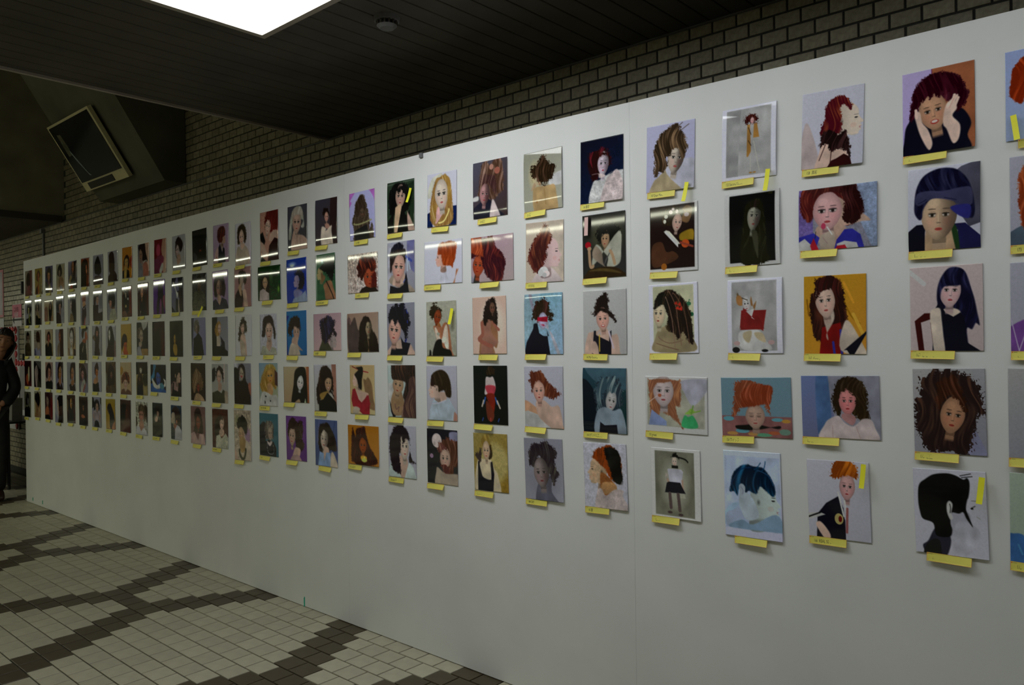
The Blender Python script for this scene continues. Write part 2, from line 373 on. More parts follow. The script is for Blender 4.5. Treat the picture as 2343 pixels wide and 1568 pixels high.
        def blob(bx,by,rx,ry,cc,st=1.):
            d=((X-bx-sx)/rx)**2+((Y-by)/ry)**2; s.mix(np.clip((1.25-d)*1.6,0,1)*st*al,cc)
        big='e' in fl; dk=c*.18; br=c*.4
        for sg in (-1,1):
            ex=sg*.38; k=1.25 if big else 1.
            blob(ex,-.03,.26*k,.15,c*.70,.55)
            if 'c' in fl: blob(ex,.02,.2,.03,br,.9)
            else:
                blob(ex,.0,.2*k,.07*k,np.array([.86,.84,.82])*c.max(),.75)
                blob(ex,.005,.09*k,.075*k,dk,1.); blob(ex,-.055*k,.22*k,.035*k,dk,.9); blob(ex,.06*k,.18*k,.018,br,.6)
            blob(ex+sg*.03,-.24,.24,.032,br,.7)
        blob(.10,.14,.05,.24,c*.80,.45); blob(-.03,.14,.035,.26,np.minimum(c*1.18,1),.4); blob(.0,.31,.14,.03,c*.5,.65); blob(-.3,-.5,.35,.2,np.minimum(c*1.12,1),.35)
        lip=np.array([min(1,c[0]*.85),c[1]*.42,c[2]*.45])
        if 'm' in fl: blob(0,.58,.3,.13,lip,1); blob(0,.56,.22,.07,np.array([.95,.93,.9]),.9)
        else: blob(0,.56,.22,.065,lip,.95); blob(0,.56,.22,.015,lip*.5,.7)
        blob(0,.74,.2,.04,c*.8,.4)
    def prof(s,t):
        cx,cy,h=[float(z)/100 for z in t[:3]]; d=float(t[3]); c=hx(t[4])
        pts=np.array([(-.3,-.5),(.1,-.5),(.3,-.3),(.32,-.12),(.36,-.02),(.47,.12),(.37,.17),(.41,.24),(.35,.29),(.40,.35),(.33,.42),(.3,.5),(.12,.52),(-.02,.5),(-.02,.85),(-.5,.85),(-.42,.3),(-.45,-.1)])
        P=pts*h; P[:,0]=P[:,0]*d+cx*s.asp; P[:,1]+=cy; P=smooth(P,4); D=s.sd(P)
        X=(s.x-cx*s.asp)*d/h; Y=(s.y-cy)/h
        col=c*(1-.35*np.clip(.1-X,0,.6))[...,None]*(1-.25*np.clip(Y-.48,0,.1)*10)[...,None]
        al=np.clip(.5-D/(s.px*2),0,1); s.mix(al,col)
        def blob(bx,by,rx,ry,cc,st=.9): s.mix(np.clip((1.2-((X-bx)/rx)**2-((Y-by)/ry)**2)*1.5,0,1)*st*al,cc)
        blob(.24,-.03,.06,.025,c*.2); blob(.25,-.12,.08,.015,c*.4,.7); blob(.38,.29,.05,.035,np.array([c[0]*.8,c[1]*.4,c[2]*.42])); blob(-.2,.05,.06,.1,c*.72); blob(-.2,.05,.03,.05,c*.45,.7); blob(.16,.2,.1,.08,c*np.array([1,.85,.82]),.4)
class _null:
    def __enter__(s): return s
    def __exit__(s,*a): return False
def pairs(t):
    z=''.join(t); z=z[:len(z)//4*4]; return [(int(z[i:i+2])/100,int(z[i+2:i+4])/100) for i in range(0,len(z),4)]

DATA = r'''27.0|-0.5761 2.1601 0.1890 0.2456 0.0003 139 148|0|0|167 キューティー|laughing woman in black with hands beside her face|b cbe bae;G a64 42009900999942994200;k 847 1 4199 4200;g 112 03990370105810553055655680580589058938099 9;g 112 0599 0575 0862 1550 2260 4068 5068 6058 7852 8858 9572 9085 9099;h 412 734 3 1050 1440 1825 3012 4506 6508 8015 8828 9238 8845 8250 7850 4030 2540 1850;f 43 50 40 46 da8 0 -8 m;h 301 623 3 1048 1235 1820 3010 5005 7010 8420 8530 9040 8550 7655 7248 6840 6632 6036 5630 5236 4430 4038 3632 3038 2836 2050 1655 1260;g fdc 2048 2550 2862 3672 4288 3896 3290 2475 1960 1752;k fdc 3 2055 1946;g fdc 5855 6245 6642 7636 7838 7444 7652 7060 8072 7888 7092 6275 5768;k fdc 3 6850 7336;k fdc 3 7055 7840;k eba 1 6650 7240
27.1|-0.5647 1.8731 0.1870 0.2435 -0.0055 139 150|0|b|168 ひといき|woman with round dark bob in blurred close up|b dde ccd;G 556 6310 7503 9900 9970 8575 60 40;g ca8 2699 2576 3068 6068 6878 6799;G 112 0099 0078 1268 2668 2478 2399;G 225 6699 7078 6070 8070 9990 9999;g 242 6070 6899 7299 7080 6468;f 44 58 50 60 eca 0 2 r;h 113 335 0 1055 0945 1225 2210 4003 5803 7208 8420 9035 9355 9065 8262 7850 6040 4036 3040 2250 2060 1662;g 446 1040 1430 3028 5030 7528 8830 9048 8050 7248 6042 4038 2840 1645;g 338 6050 8048 8852 8565 7060;k 224 1 1542 2240 2638;k 224 1 5238 6040 6842
27.2|-0.5622 1.5812 0.1891 0.2475 0.0019 141 152|0|0|169 ささやき|long haired woman in black dress seated on a chair|b dcc cbb;k ddd 5 0005 2020;G 411 0664 2055 3055 3062 1566 2099 1299;G 411 2866 3470 4099 3399;h 113 336 0 4035 4520 5008 6203 7406 8018 8838 9255 9570 9068 8575 7875 8099 6599 4070 3855;g dcb 4652 6050 7055 6870 5068;G 112 3099 3550 4044 5055 6060 7055 7562 7890 9999;g edc 2856 3350 4250 4462 4680 4899 3599 3080;f 56 29 30 40 ecc .2 4;h 113 447 0 3840 3925 4512 5503 6803 7810 8530 8845 8045 7632 7224 6624 5824 5024 4528 4335 4245
27.3|-0.5577 1.2828 0.1870 0.2475 0.0154 141 153|0|0|170 朝露|woman with huge frizzy brown hair around a tilted face|b bbb 99a;G 99b 8060999999996599;h 322 643 9 0240083012102008300240035000600270058010902098409955905585758090709955984098209808800270;f 55 54 34 44 c97 .2 10;h 421 743 5 3035353035184510501060086518702878507048654060355032404036 48
27.4|-0.5581 0.9886 0.1888 0.2477 0.0305 142 151|15|0|171 FORM-CONTRAST|black and white profile of a woman with sculpted dark bob|b dde dde;g bbc 5048 7548 7862 8068 7780 7285 6090 3099 3070;g dde 6060 8262 9075 7595 4599 3590 5080;g 334 2870 4070 5082 4099 2099 1092 1885;g 222 1299 1590 2882 3586 3499;g 111 0638 0820 1812 3006 4804 6006 7010 7508 7812 7820 7630 7434 7244 7552 8064 7255 6848 6250 5250 5062 5270 4878 3078 2664 1260 0852;k 222 1 6606 8003;k 222 1 6808 8206;g ddd 4640 5036 5440 5250 5456 5058 4650;k 444 1 5040 5144 5050;k 333 1 8042 8440;k 999 1 8034 8634;k bbb 1 8652 9054;e 80 43 2 1 111
28.0|-0.3124 2.1593 0.1900 0.2467 0.0000 161 162|15|0|172 ソラ|orange haired woman on pale blue at the frame edge|b abe abd;h a31 e63 3 0548083010202010400560058005904095 7080704060255015 5508 52;f 55 50 40 44 ebb 0 0;h a31 d52 2 0548083010202510400560058010 9030604030402060
28.1|-0.3049 1.8693 0.1900 0.2444 0.0000 161 161|0|0|173 はる|woman with red brown hair and grey blue sweater, right edge|b bbc aab;s 567 50 72 110;h a42 d74 3 1580103015151810 4006600680108530 88708080758535 80;f 50 50 40 46 ebb 0 0;h a42 c63 2 1540202030125008701080 30604035252250
28.2|-0.3068 1.5779 0.1900 0.2449 0.0000 161 162|0|0|174 すみれ|woman in lilac argyle knit, second row from right edge|b bbc aab;s 85a 50 60 120;k cbd 1 00621099;k cbd 1 10992562;h 532 865 2 3055 3020451060107020 7060;f 50 34 30 36 dba 0 0;h 532 754 2 3030352050127020 703850253525
28.3|-0.3151 1.2853 0.1900 0.2474 0.0000 161 163|0|0|175 ひかり|grey blank portrait with pale top, right edge fourth row|b bbb 99a;h 321 542 2 4560452060108020 9060 8070;f 68 45 28 36 da9 0 0;s 777 70 75 70
28.4|-0.3146 0.9976 0.1900 0.2466 0.0000 161 162|0|0|176 あお|person in blue sleeve against pale green, lower right edge|b bcb aba;g 47b 0099007205681568307599 80 9999;k 59c 2 10801590;k 36a 3 25803595;h 321 653 2 4050452060108020 9050;f 68 38 28 36 da9 0 0
26.0|-0.8783 2.1652 0.1917 0.2449 -0.0324 119 138|2|0|158 真秘|woman with red brown hair looking up in black camisole|b dde ccd;g cbb 0540 2060 3099 0099;g ecb 2599 3080 3565 4558 6058 7072 7899;G 311 4099 5092 5890 7085 8090 8599;p 76 42 40 1 edc;h 612 b63 4 3055 3835 4020 5012 6310 7515 8225 7830 6822 6430 6645 6555 5860 5570 4060;h 211 533 4 3075 3260 4052 5555 6060 7055 7662 8078 8092 7080 6078 5082 4070;k 311 1 4070 3090;k 311 1 5075 4899
26.1|-0.8665 1.8802 0.2408 0.1982 -0.0095 152 111|2|b|160 Sweety girl|woman with red brown bob holding a lollipop, striped shirt|b 99a 889;G 76a 0000 1800 2099 0099;G 9ac 6500 9900 9999 9599 8060;w 4;h 622 943 3 0212 0600 2000 7000 7510 8025 8240 7855 6565 5558 5050 2535 2045 1555 0848 0335;g ca9 2565 2885 3308 9055 8060 5565;g ca9 2860 2275 3090 5595 6585 5862;G 33a 0078 0875 2072 2880 2099 0099;G ddd 0088 0880 2095 2299 0099;G b23 1592 2080 2899 1899;G 33a 5085 5578 6070 7070 8080 8599 4599;G ddd 5092 6088 7592 7899 5099;G b23 4599 5095 6094 6599;f 38 38 38 62 ebb 0 0 e;h 522 843 2 1420 1400 6500 6825 6018 5010 4208 3010 2412 2022 1830;h 622 943 3 0230 0610 1505 2020 1840 1850 0848;h 311 633 4 5505 7000 8020 8540 7560 6260 5850 6035 5820;g cba 2882 3275 3872 4270 4672 4885 4499 3099;k a88 1 3280 3890;k eee 2 3864 4476;e 33 62 3 5 c46;k 222 1 2370 2280
26.2|-0.8785 1.5738 0.1928 0.2506 -0.0082 120 141|0|0|161 Asiany|long haired woman in red vest against orange drapery|b c92 d93;k a71 2 60207550 90 60;k ea3 3 65108035;k 961 2 05300850;k eb4 4 80509575;h 311 632 4 1780103018201805300245016008 6520683570558080 6082408540 80;G 811 2599306660606599;k 339 3 48855099;k 339 3 60706299;g dcb 6095656275609588999999 99;G 112 659570957899 9968;g cba 30404540505537754080;f 35 32 32 44 ecb 0 -6;h 311 622 3 1832203022084003550655305020 40182822
26.3|-0.8656 1.2807 0.2406 0.1981 0.0198 152 112|0|0|165 創作 -ティンカーベル-|curly haired woman in white knit against blue grey wall|b 78b 779;G 99a 3000 9900 9999 5099;g 57a 2000 3500 3899 2299;h 321 653 6 4560 4045 4228 4810 5802 7003 8012 8530 8550 8868 8278 7570 6055 5545 5060 5065;g dcc 2599 3078 3868 4864 5574 6580 7275 7868 8868 9380 9499;f 60 40 22 44 e99 0 0;g b88 5460 6662 7068 6678 5874 5266;h 321 543 4 4545 4422 5205 6802 7612 7835 7050 7035 6022 5626 5030 4850;k caa 1 4080 4099;k caa 1 7080 7599
26.4|-0.8738 0.9860 0.1914 0.2481 0.0265 120 139|0|0|166 REAL 50´s|orange curly haired woman in black varsity jacket|b dde ccd;h b51 e83 5 4020430555006502800680 2075 2050 22;f 65 32 25 34 ebb 0 4;h b51 e82 5 4218460360007803 8018 6018 5020;G 112 15703055504558606099 5099 1299;G 112 10993068505560756099;k eee 2 50405870;k eee 2 60506480;k a66 3 64606290;G ddd 0070206828700278;k 111 2 00752068;g ecb 12852080359530 99;e 50 74 7 7 cb7;e 52 74 3 4 711
25.0|-1.1560 2.1700 0.1936 0.2471 -0.0212 104 129|0|b|153 Second Snow|tiny standing woman with brown afro and long scarf|b eef eef;G bbb 0903910391950895;G aaa 0903360330950895;h 411 843 5 4322441550 1360146818 682460 2550 25;f 57 21 7 9 ebb 0 0;G b84 48265326556350 70 47 70;G b84 6026662670455945;k 432 1 50305540;k 432 1 50485555;k ccb 1 54705490;k ccb 1 60507090;e 54 92 3 1 b84;e 61 92 3 1 b84
25.1|-1.1489 1.8753 0.1954 0.2522 -0.0017 105 132|0|b|154 COOL ROCK|woman's dim face fading into a black background|b ddd ddd;G 111 0903920392950995;h 221 332 3 3095354040205510 6815754078808095;f 55 33 24 40 aa9 .1 8 l;h 221 322 2 38304018551270187028 5522 45 25;g 443 5055605562756090
25.2|-1.1431 1.5771 0.1949 0.2543 0.0013 105 134|0|b|155 マリオネット|seated white clad doll like figure with red cape|b eef eef;G bbb 0803900390960896;h 653 a86 0 1820202524 3528282528 2018;g a74 17281822252230 3028352034;g a74 43304524504254 3048 3644 35;f 36 33 15 24 ddd 0 -5;k 321 1 28253828;G 822 2468303835425542 72426670 6268 2468;G 822 23672642354040485545 68675865 2465;G ddd 3543504045525054;g ddd 2470506860706880 80 9530952080;g cb9 3072457040853080;g cb9 5072657370855580;e 17 86 6 3 caa;e 80 85 6 3 caa;e 15 95 7 4 222;e 68 96 6 2 222
25.3|-1.1442 1.2674 0.2487 0.2025 0.0223 135 106|0|0|156 ウィック|red haired head with closed eyes on a patterned quilt|b 79a 79a;G 966 00659965999900 99;e 10 70 8 4 6ab;e 30 90 10 4 6ab;e 80 70 8 3 6ab;e 90 90 8 5 798;e 60 96 12 3 6a8;e 15 95 8 3 c95;e 75 92 8 3 b64;e 92 72 6 3 c94;e 45 95 7 3 c95;g 111 2082358050788085 8280508825 88;h a53 d86 7 1865184020252010350345055515655070 6070 40703050 25;f 49 65 28 42 ca9 0 0 c;h a42 d75 2 3550305030254015501065127518 7045 65506545 5048
25.4|-1.1602 0.9678 0.2047 0.2948 0.0230 112 154|17|0|157 「静かなる夜明け」|blue tinted profile with short dark blue hair|b def ddf;G cdf 0206 9806 9890 0290;g bdf 0270 2560 6070 9980 9988 0288;g bce 0290 0275 1868 3060 4068 5080 8590 8590 0290;p 72 56 40 1 dee;g cde 3046 4550 5560 6075 4080 3070 2660;h 024 27a 1 1048 1238 1628 2520 4015 5517 7018 8026 8836 9045 8650 7846 7042 6440 5848 5448 4446 3848 3440 2840 2452 1848;k 136 1 1440 3022 5020;k 258 1 6022 7826 8638;k 047 1 5520 6018 6612;k 047 1 6622 7218 7410;g cde 2840 3338 3842 3650 3255 2848;k 99b 1 3042 3446 3250;g 9bd 0890 9090 9988 9070 5084 3080
24.0|-1.4602 2.1715 0.1991 0.2458 -0.0252 93 119|3|0|147 Dear Mon.|bare shouldered woman with tousled olive brown hair|b cce bbd;g ba8 1299 1585 2578 4068 4860 6068 7076 9090 9599;g ccd 4068 9055 9970 9999 8599;f 62 52 34 46 edc .2 10 l;h 432 a86 5 1855 1540 2025 3014 4008 5506 6810 7818 8535 8250 7555 7045 6340 5542 5048 4250 4560 3572 2870 2078 1572;h 432 865 4 4508 6002 7006 7010;k 543 1 6010 7502;k 543 1 7014 8806
24.1|-1.4514 1.8745 0.1963 0.2482 -0.0076 94 120|0|0|148 The'ld waiting into the house|woman with flowered hair reading in a dark lamplit room|b ddd ddd;G 211 0002940294950095;g 864 6020750590108030;h 321 653 3 30302515300848047010702050 30;e 35 18 4 3 eed;e 45 12 4 3 dcc;e 32 25 3 3 eed;e 50 8 3 2 edd;e 58 12 3 3 dcc;e 78 18 5 3 cbb;f 58 28 20 26 dba .5 10;G ddc 35384240656055603040;G eee 34393242606560 58;g 532 0560255535705070 60 80 3090 0590;g a82 6545 9040925585556555;e 75 60 8 6 c52;k 943 3 65589065;e 30 92 6 5 a62
24.2|-1.4568 1.5787 0.2015 0.2562 0.0102 94 125|0|0|149 a fairy tale modern|woman with vine tangled dark hair and a red bow|b eef eef;G cca 0903 9203 9297 0997;k 264 1 8525 7850 8275 9090;e 82 30 5 3 375;e 88 45 4 3 264;e 80 58 4 3 375;e 86 72 4 3 264;e 84 85 5 3 375;g a97 1097 1278 2065 4060 6065 8070 9080 9297;h 211 653 3 1230 1618 3010 4508 6015 7525 8540 8860 9080 8888 7880 7070 6080 5070 4068 3562 4050 3538 2232;f 22 42 26 38 edb -.5 4;h 111 432 2 1032 1618 3012 4020 4235 3838 3030 2032 1236;k 865 1 4012 5530 6055 6588;k 754 1 5015 7035 7860 8085;k 976 1 3520 4540 5065 5290;k 865 1 2075 4085 7080;k 754 1 1585 3590 6095;g d32 5329 5826 6030 6527 6633 6131;g d32 5636 6133 6336 6833 6939 6338
24.3|-1.4509 1.2622 0.2543 0.2065 -0.0004 119 99|0|0|151 green|pale faced woman in washed colours with green plant|b ddd ddd;G bba 0307960796900388;G bba 4007940794900488;g bbc 60079907 8050 65 30;h b75 d96 3 0880061008075007580858505055 60906088 40703065 3050 25602075 1085;f 30 26 34 56 dcc 0 0;h b75 c86 2 0830080750075030 4510301220 1215 20;k edd 1 02502035;e 24 34 3 3 b64;G 9ad 058810 603580 3588;g 4b7 60886468707078688588;g 9c5 65657060 7555 80607565;k 8b4 2 74627862 90 58;k 7a4 2 75 657850
24.4|-1.4555 0.9734 0.2028 0.2546 0.0134 95 123|0|0|152 un natural|full length girl in bow tie and black skirt|b eee eee;G 887 0804880488970897;e 50 50 36 42 bba 0 30;G bba 3040604070704070;f 49 18 11 16 edc 0 0;h 111 222 3 42124508520658 1458 1250 12;k 111 2 56127014 75 18;G 111 43245624562843 28;G dde 34303829622966326062 46 6238 48;G dcc 3335304530353545;k ca9 3 34453855;k ca9 3 64456560;G 112 3648604862 52 70 6328643250;k 655 5 38654085;k 655 5 55655888;e 38 92 5 2 544;e 60 94 5 2 544
23.0|-1.7660 2.1713 0.2032 0.2505 -0.0137 83 114|0|0|141 康花|red haired woman in a white feather stole, dark ground|b 112 124;g ddd 2599306845656060755570 5899579999;h 311 823 7 2045183520224018501565 2272406048 50553065;f 54 40 26 38 ede .1 4 r;h 311 622 5 38403525 5022652570 3262284530;g cbb 42552855 4855 60 6045 62;g dcc 50996068706090559999;w 4
23.1|-1.7602 1.8747 0.2035 0.2530 0.0000 83 115|0|0|142 MIND|woman with curly black hair holding a red apple|b 222 333;e 55 35 50 35 443 0 30;h 111 222 7 35403525451870158525883580427045 5030 4545;f 54 40 19 28 b97 -.3 4;h 111 222 5 4035422550 24 65306835 5233;g bba 25803050405050606070 5885 8580 9060 8530;G 555 45554885 5570 7055 4885;g 987 2568305045605080 68 90;k b97 5 16501880 25 78;k b97 5 65 60706675 80;e 13 47 7 5 a12;e 16 53 5 3 b97;g 321 0599 10 902085 5083 7585 9292 99 99;g 542 15884085 7088 90 95 50 90
23.2|-1.7613 1.5740 0.2047 0.2535 -0.0001 83 115|0|0|143 My Favorite|smiling woman with towering black updo holding a lolly|b ccc bbb;g dba 0899107020653563 50556570 80 70859888 99;G 112 20992563306330706080 62656663 65 99;k dcd 3 60657090;h 211 322 5 18352535 3020 4010 4806 5505 6015 6030 6838 7545 7550 6040 5038 4540 2840;f 46 45 30 36 eba 0 -4 m;h 211 322 3 3038323045276032 6240 5035 40 34;g dba 1895208228 803590 3599;e 38 68 4 4 cbb;k db4 2 38703895
23.3|-1.7655 1.2658 0.2064 0.2556 0.0058 84 116|0|b|144 1ポンドの悲しみ|monochrome teal woman with wild pale hair, head down|b 245 133;g 467 0500990099305030;g 012 0020 0099 4099 3040;h 345 9bb 9 2840322840185015651380 1590 2592508860 70655075 35 80 3260;f 66 50 24 34 ccc .3 12;h 467 abb 7 35503530452055157016 7825 7540 6035 5040 4055;g 9ab 30993270506070 6590649599;G 112 36994083508878868099
23.4|-1.7672 0.9692 0.2035 0.2557 0.0320 83 116|0|0|145 鏡|profile woman with short orange to black hair, lace top|b dde ccd;p 32 42 40 -1 db9;g a63 4045706072755090 40 80;g c96 45607060 7570507840 70;h c51 421 3 202230104506 6002 7508 8825 8855 8060 6555 5040 3530 2525;h 111 222 3 5008700685158840 905088 6070 5862 4055 25;g dcc 3099307540705080 70 70907090809999;w 3
22.0|-2.0636 2.1754 0.2050 0.2504 -0.0007 74 107|0|b|136 薫|bare back of a woman with curly brown hair|b 998 bba;e 30 40 20 30 dc9 0 30;g ddd 7060996099407045 65 50;g ca7 3099256530605560706080 60857085 99;k a85 2 55655890;e 35 85 2 2 a74;g ca8 30522065 30604550 45 60;h 321 754 9 25452035222535204510 5508 6018 7525 8530 8040 7550 6058 4555 3550;g cb9 31453050 35583545
22.1|-2.0606 1.8757 0.2027 0.2541 -0.0157 72 109|0|0|137 DOLL|profile woman with cone shaped red curls, white ruff|b cba dcb;G dcb 5500 9900 9999 6060;g dcc 1899 2588 4078 6075 7882 9599;p 68 52 46 1 ecc;h 622 a64 6 0560 1045 2030 3518 5005 6010 6518 7030 6832 6040 5648 5660 5068 4878 3585 2080 1070;h 522 953 5 2050 3035 5025 6035 5545 4560 3575 2070;e 48 82 12 8 eee;e 40 84 7 6 ddd;e 56 86 8 5 fee;e 50 88 6 4 ccc
22.2|-2.0705 1.5745 0.2045 0.2556 0.0033 73 109|0|b|138 アクロバティック|woman with red painted mask and wild dark hair|b 7ab ace;g 9bc 0000400025600070;k 99a 6 15002015 25 25;g ccd 3045604065607070889995 9980 7565 60;h 321 633 8 22402520 3512 4508 5508 6515 7028 7838 7044 6040 4550 25 40;f 50 45 24 28 cce 0 0 x;G b13 36396238 62473545;g c35 45515351 5354;G 112 0099208025503048 35 553068 5570657060 60 6899;G 112 00990580305035484065 55726568607060 80 6095;w 3
22.3|-2.0750 1.2675 0.2081 0.2578 0.0103 74 110|0|0|139 月光|woman with windswept copper hair and bare shoulders|b ccd bbc;g da8 0590006010585578 7070 99997099;G ccc 0095007508 7365 8570 99;g dba 3058505570659065 95 99 4085;h 732 a64 5 1025152015102508450855 2070 3085409545 7552 60505548 30 50 25 30;f 38 40 30 38 eba 0 -3;h 732 953 3 2045182520 1545 126025 65 40 5028 3025
22.4|-2.0801 0.9637 0.2068 0.2594 0.0354 74 112|0|0|140 CAT|grey toned woman with smoky piled up hair|b 99a aab;e 50 70 50 30 99a 0 20;g 667 3099406570607085 9099;h 323 665 6 154510251518250840105503 7010 8520 8040 9055 8065 7575 6050 4030 3540 30 45;f 44 55 40 48 a99 -.1 -6 r;h 323 555 5 1545152525124010601575307050 6032 5025 4025
21.0|-2.3675 2.1829 0.2074 0.2517 -0.0086 66 101|14|b|130 曖昧|woman beneath a mass of sculpted bronze curls|b 556 433;g 223 0099008525703560 70 85 9099;h 643 b98 5 1560203522202510400050 0870 0085 0590 3090 5580 60 60 704065 25 60;f 35 58 30 38 c99 0 8 l;h 533 a87 4 2045203530204525653070 60 60 55 45402542;g dcc 5099557560706880 80 99;g ddd 0063156015680068;e 72 20 8 6 a65;e 55 12 6 5 b87
21.1|-2.3624 1.8724 0.2569 0.2033 -0.0015 82 81|22|0|131 深み|bowed woman with long flame red hair, dark ground|b b9a baa;G 99a 0080209915 9900 99;g 333 1080158520990599;f 18 62 28 50 b53 -.3 10;h 412 a43 4 0045000200004005 5000602575 4082607880 7099 409030702550 20 40;h b42 e74 3 0030000405002501304025 42;h 622 933 3 4002500560307550705055 40
21.2|-2.3832 1.5762 0.2051 0.2552 0.0061 65 103|18|0|132 心音|pregnant woman in silhouette holding her belly|b dba ecb;e 60 50 45 50 edc 0 30;g a75 2099305030406035704575607580709060 85 6599;g a76 25993060304555405560 7075768060 90 60 99;k a65 7 30453065 2075 6085;k a65 5 60457053 78 58;h 211 433 4 3548333042105503 68 05753075 5065455040 40 50;f 60 20 16 20 754 .3 0
21.3|-2.3820 1.2662 0.2062 0.2607 0.0099 65 105|0|0|133 思考回路|doll like figure lit red and blue on black|b 011 111;h 321 432 5 4015420555026508 65185515;g edd 36353820502060 2065403550;g c45 36 35653560504550;g 821 3850635060805070;k 36b 3 35553065;k 36b 3 65557065;k dcb 3 30602570;k dcb 3 70607872;g 732 3860608055954090;k 35a 2 25952890;k c44 2 50955090;k 35a 2 72957590
21.4|-2.3855 0.9650 0.2065 0.2577 0.0270 65 104|0|0|135 moon 野女|woman in black tank top by a golden wall|b a95 a83;e 60 50 50 40 cb7 0 20;w 3;g edb 0599105030455045606070 7075 99;G 112 10991250184825755080 50 50 55486070 5599;g edb 18482270307850784550;h b94 ec6 4 2520202525103502450550155525 5035 30 30;h 433 544 4 0535153520252530 20 5010 45;h 321 432 2 45305020 5530564045 45;f 38 30 22 34 eca 0 0
20.0|-2.6795 2.1772 0.1993 0.2519 -0.0244 56 97|16|0|124 Miss Sweetheart|blonde wavy haired woman in a white beret|b dde dde;G 125 0099007515702099;G 125 7599806599659999;h b84 ec8 3 1085106015403008500565 0580208555908085 95 5099 20 95;g ebb 3565655060703095;f 49 40 46 56 edc 0 -3 e;h c94 ec7 3 5008600675158030 8550 75 65 7050 7025 60 12;g ddc 0245 023015102805500145 0830 1018 2812 42;h c94 eda 3 20551070208530 90 30703065 20 50;k fe9 3 7570609040 92
20.1|-2.6779 1.8812 0.2575 0.2034 -0.0163 73 77|0|0|126 シュリール|smiling woman with auburn bob looking left, white top|b dde dde;g dde 4099556060556080 75 99;g c74 75999070887085708099;p 44 40 38 -1 eba;g eba 5060555070504565;h b41 d63 3 3832381545055505700385108530 8050 7565 7060 5055 4525;h b41 c52 2 38323820502065255538 50 32
20.2|-2.6949 1.5687 0.2039 0.2582 -0.0003 57 98|0|0|127 コドク|woman with dark updo in ruffled cream top, head bowed|b bba aa9;h 321 332 6 1830102015 1025052003350230 0650155020 5030 25 30;f 38 29 24 28 942 .2 14;g a63 40404540505035 50;g b75 20993575255025453845504860 40754585 9090 99;g dcb 28503550 5070 6050 7045 7585 7092 6078 4575 3570;e 60 70 8 5 eed;e 68 80 6 6 eed;e 40 60 5 3 bba;g 111 2299307550705585 80 90 80 99;g 111 08991090159215 99;w 2
20.3|-2.6978 1.2635 0.2060 0.2591 0.0106 58 98|0|0|128 pure|profile woman with glossy brown bob, pale blouse|b ccd bbc;g dba 35506550 6070407240 65;p 25 42 34 -1 ecb;h 321 432 1 1437152520154008550870158030 82507858 65 55 58 45404838 38 25 36;h 311 433 1 1436152618182538 3038;G cde 0599108020652562406875609580 90 99;k abc 1 30654090;g b87 88999085958599 95;k dde 2 20704068 65 62
20.4|-2.7001 0.9625 0.2086 0.2582 0.0091 58 98|0|0|129 クラシカルアート|woman with red curls and a large white flower|b 112 333;g 99b 7505990599258025;h 632 a76 7 3035302550 2070 15992599 608570 80855070 45 60403545 40;e 33 21 16 13 edd 0 3;e 28 15 5 4 fee;e 42 25 5 5 cbb;e 25 27 4 4 cbb;e 15 50 6 4 a8a;f 60 53 34 42 dba 0 0;h 733 b87 6 4040402550 25603070 4060 35 50 40;h 733 c98 6 45657568 7080 60 855072;g ba9 3099307835706080 99 80 99 99
19.0|-2.9760 2.1811 0.2043 0.2529 -0.0122 52 91|0|b|119 ナチュラルモダン|woman with black shag hair and sleeveless black dress|b 343 232;G 232 7010990599809080;k 565 3 00059902;h 111 222 5 0540082515122506400355 0370 0880 2080 5075 6015 6510 55;f 50 30 36 46 ca9 0 4 e;h 111 222 5 3225352040125510681070 2560 2555 1845 2538 20;g db9 3450555035 99 25 99 3060;G 111 0099057525602099;G 111 35995550707085 60 80 99;g ca9 8099756578659080 99 99
19.1|-2.9805 1.8802 0.2037 0.2537 -0.0055 52 91|0|b|120 IBIZA|woman with swept back dark hair and blue feathers|b bbc 99a;G ccd 0510151010990099;g 77a 7500990099608045;g a98 1080206550605080 8085 99 99;g dba 3065606065 80 2085;G 112 0599108535904590 6085 70 6075 75 80 9905 99;h 322 433 1 1260102815152510 2506400460085815 6515 70 25 65 45 50 2530 35;f 42 50 48 56 eba .1 6 e;h 322 433 1 1240 152545 15602570 35 55 2835 2820 45;h 223 333 4 1520200840025505 6015 4015;k 67c 4 70308040;k cde 3 75357558;k 45a 5 80359040;k bcd 3 80408555;k 56b 2 66756080
19.2|-2.9888 1.5726 0.2077 0.2580 0.0017 53 93|0|0|121 scratch|woman with spiky black hair and black tank top|b 99a 889;g dba 0099108525805070709085 8095 90 9999;G 112 0899178225 8035 88 55 885065 6075 85 78 70 99;h 112 224 6 083208201508250535004505 6000 6505 7012 7820 8030 8540 7550 7560 7075 6575 6055 3035;f 28 52 46 54 eba -.2 8 e;h 112 223 4 0838082018125010 60155530 5245 40 35 30 42 2030;k 238 3 72157520;k 238 3 75357538;k 238 3 70706875
19.3|-2.9882 1.2629 0.2091 0.2592 0.0131 53 93|0|0|122 レシュティヴ|woman with long ash brown fringe looking down|b cdd bcc;G ddd 00352035 3045 1075 0075;G 112 0568107520 75309520 99 1090;g a86 3045401550 5060755095 2095 1070 25 45;f 38 38 40 40 ca8 -.1 12;h 322 643 1 1500130015253028 5030 65 35 5560 60 7050 99 9999 9900 5000;h 644 a86 2 80259930999950 9960 70 75 50;k 755 2 25753085 40 80 35 90;k a87 2 55 8050 99
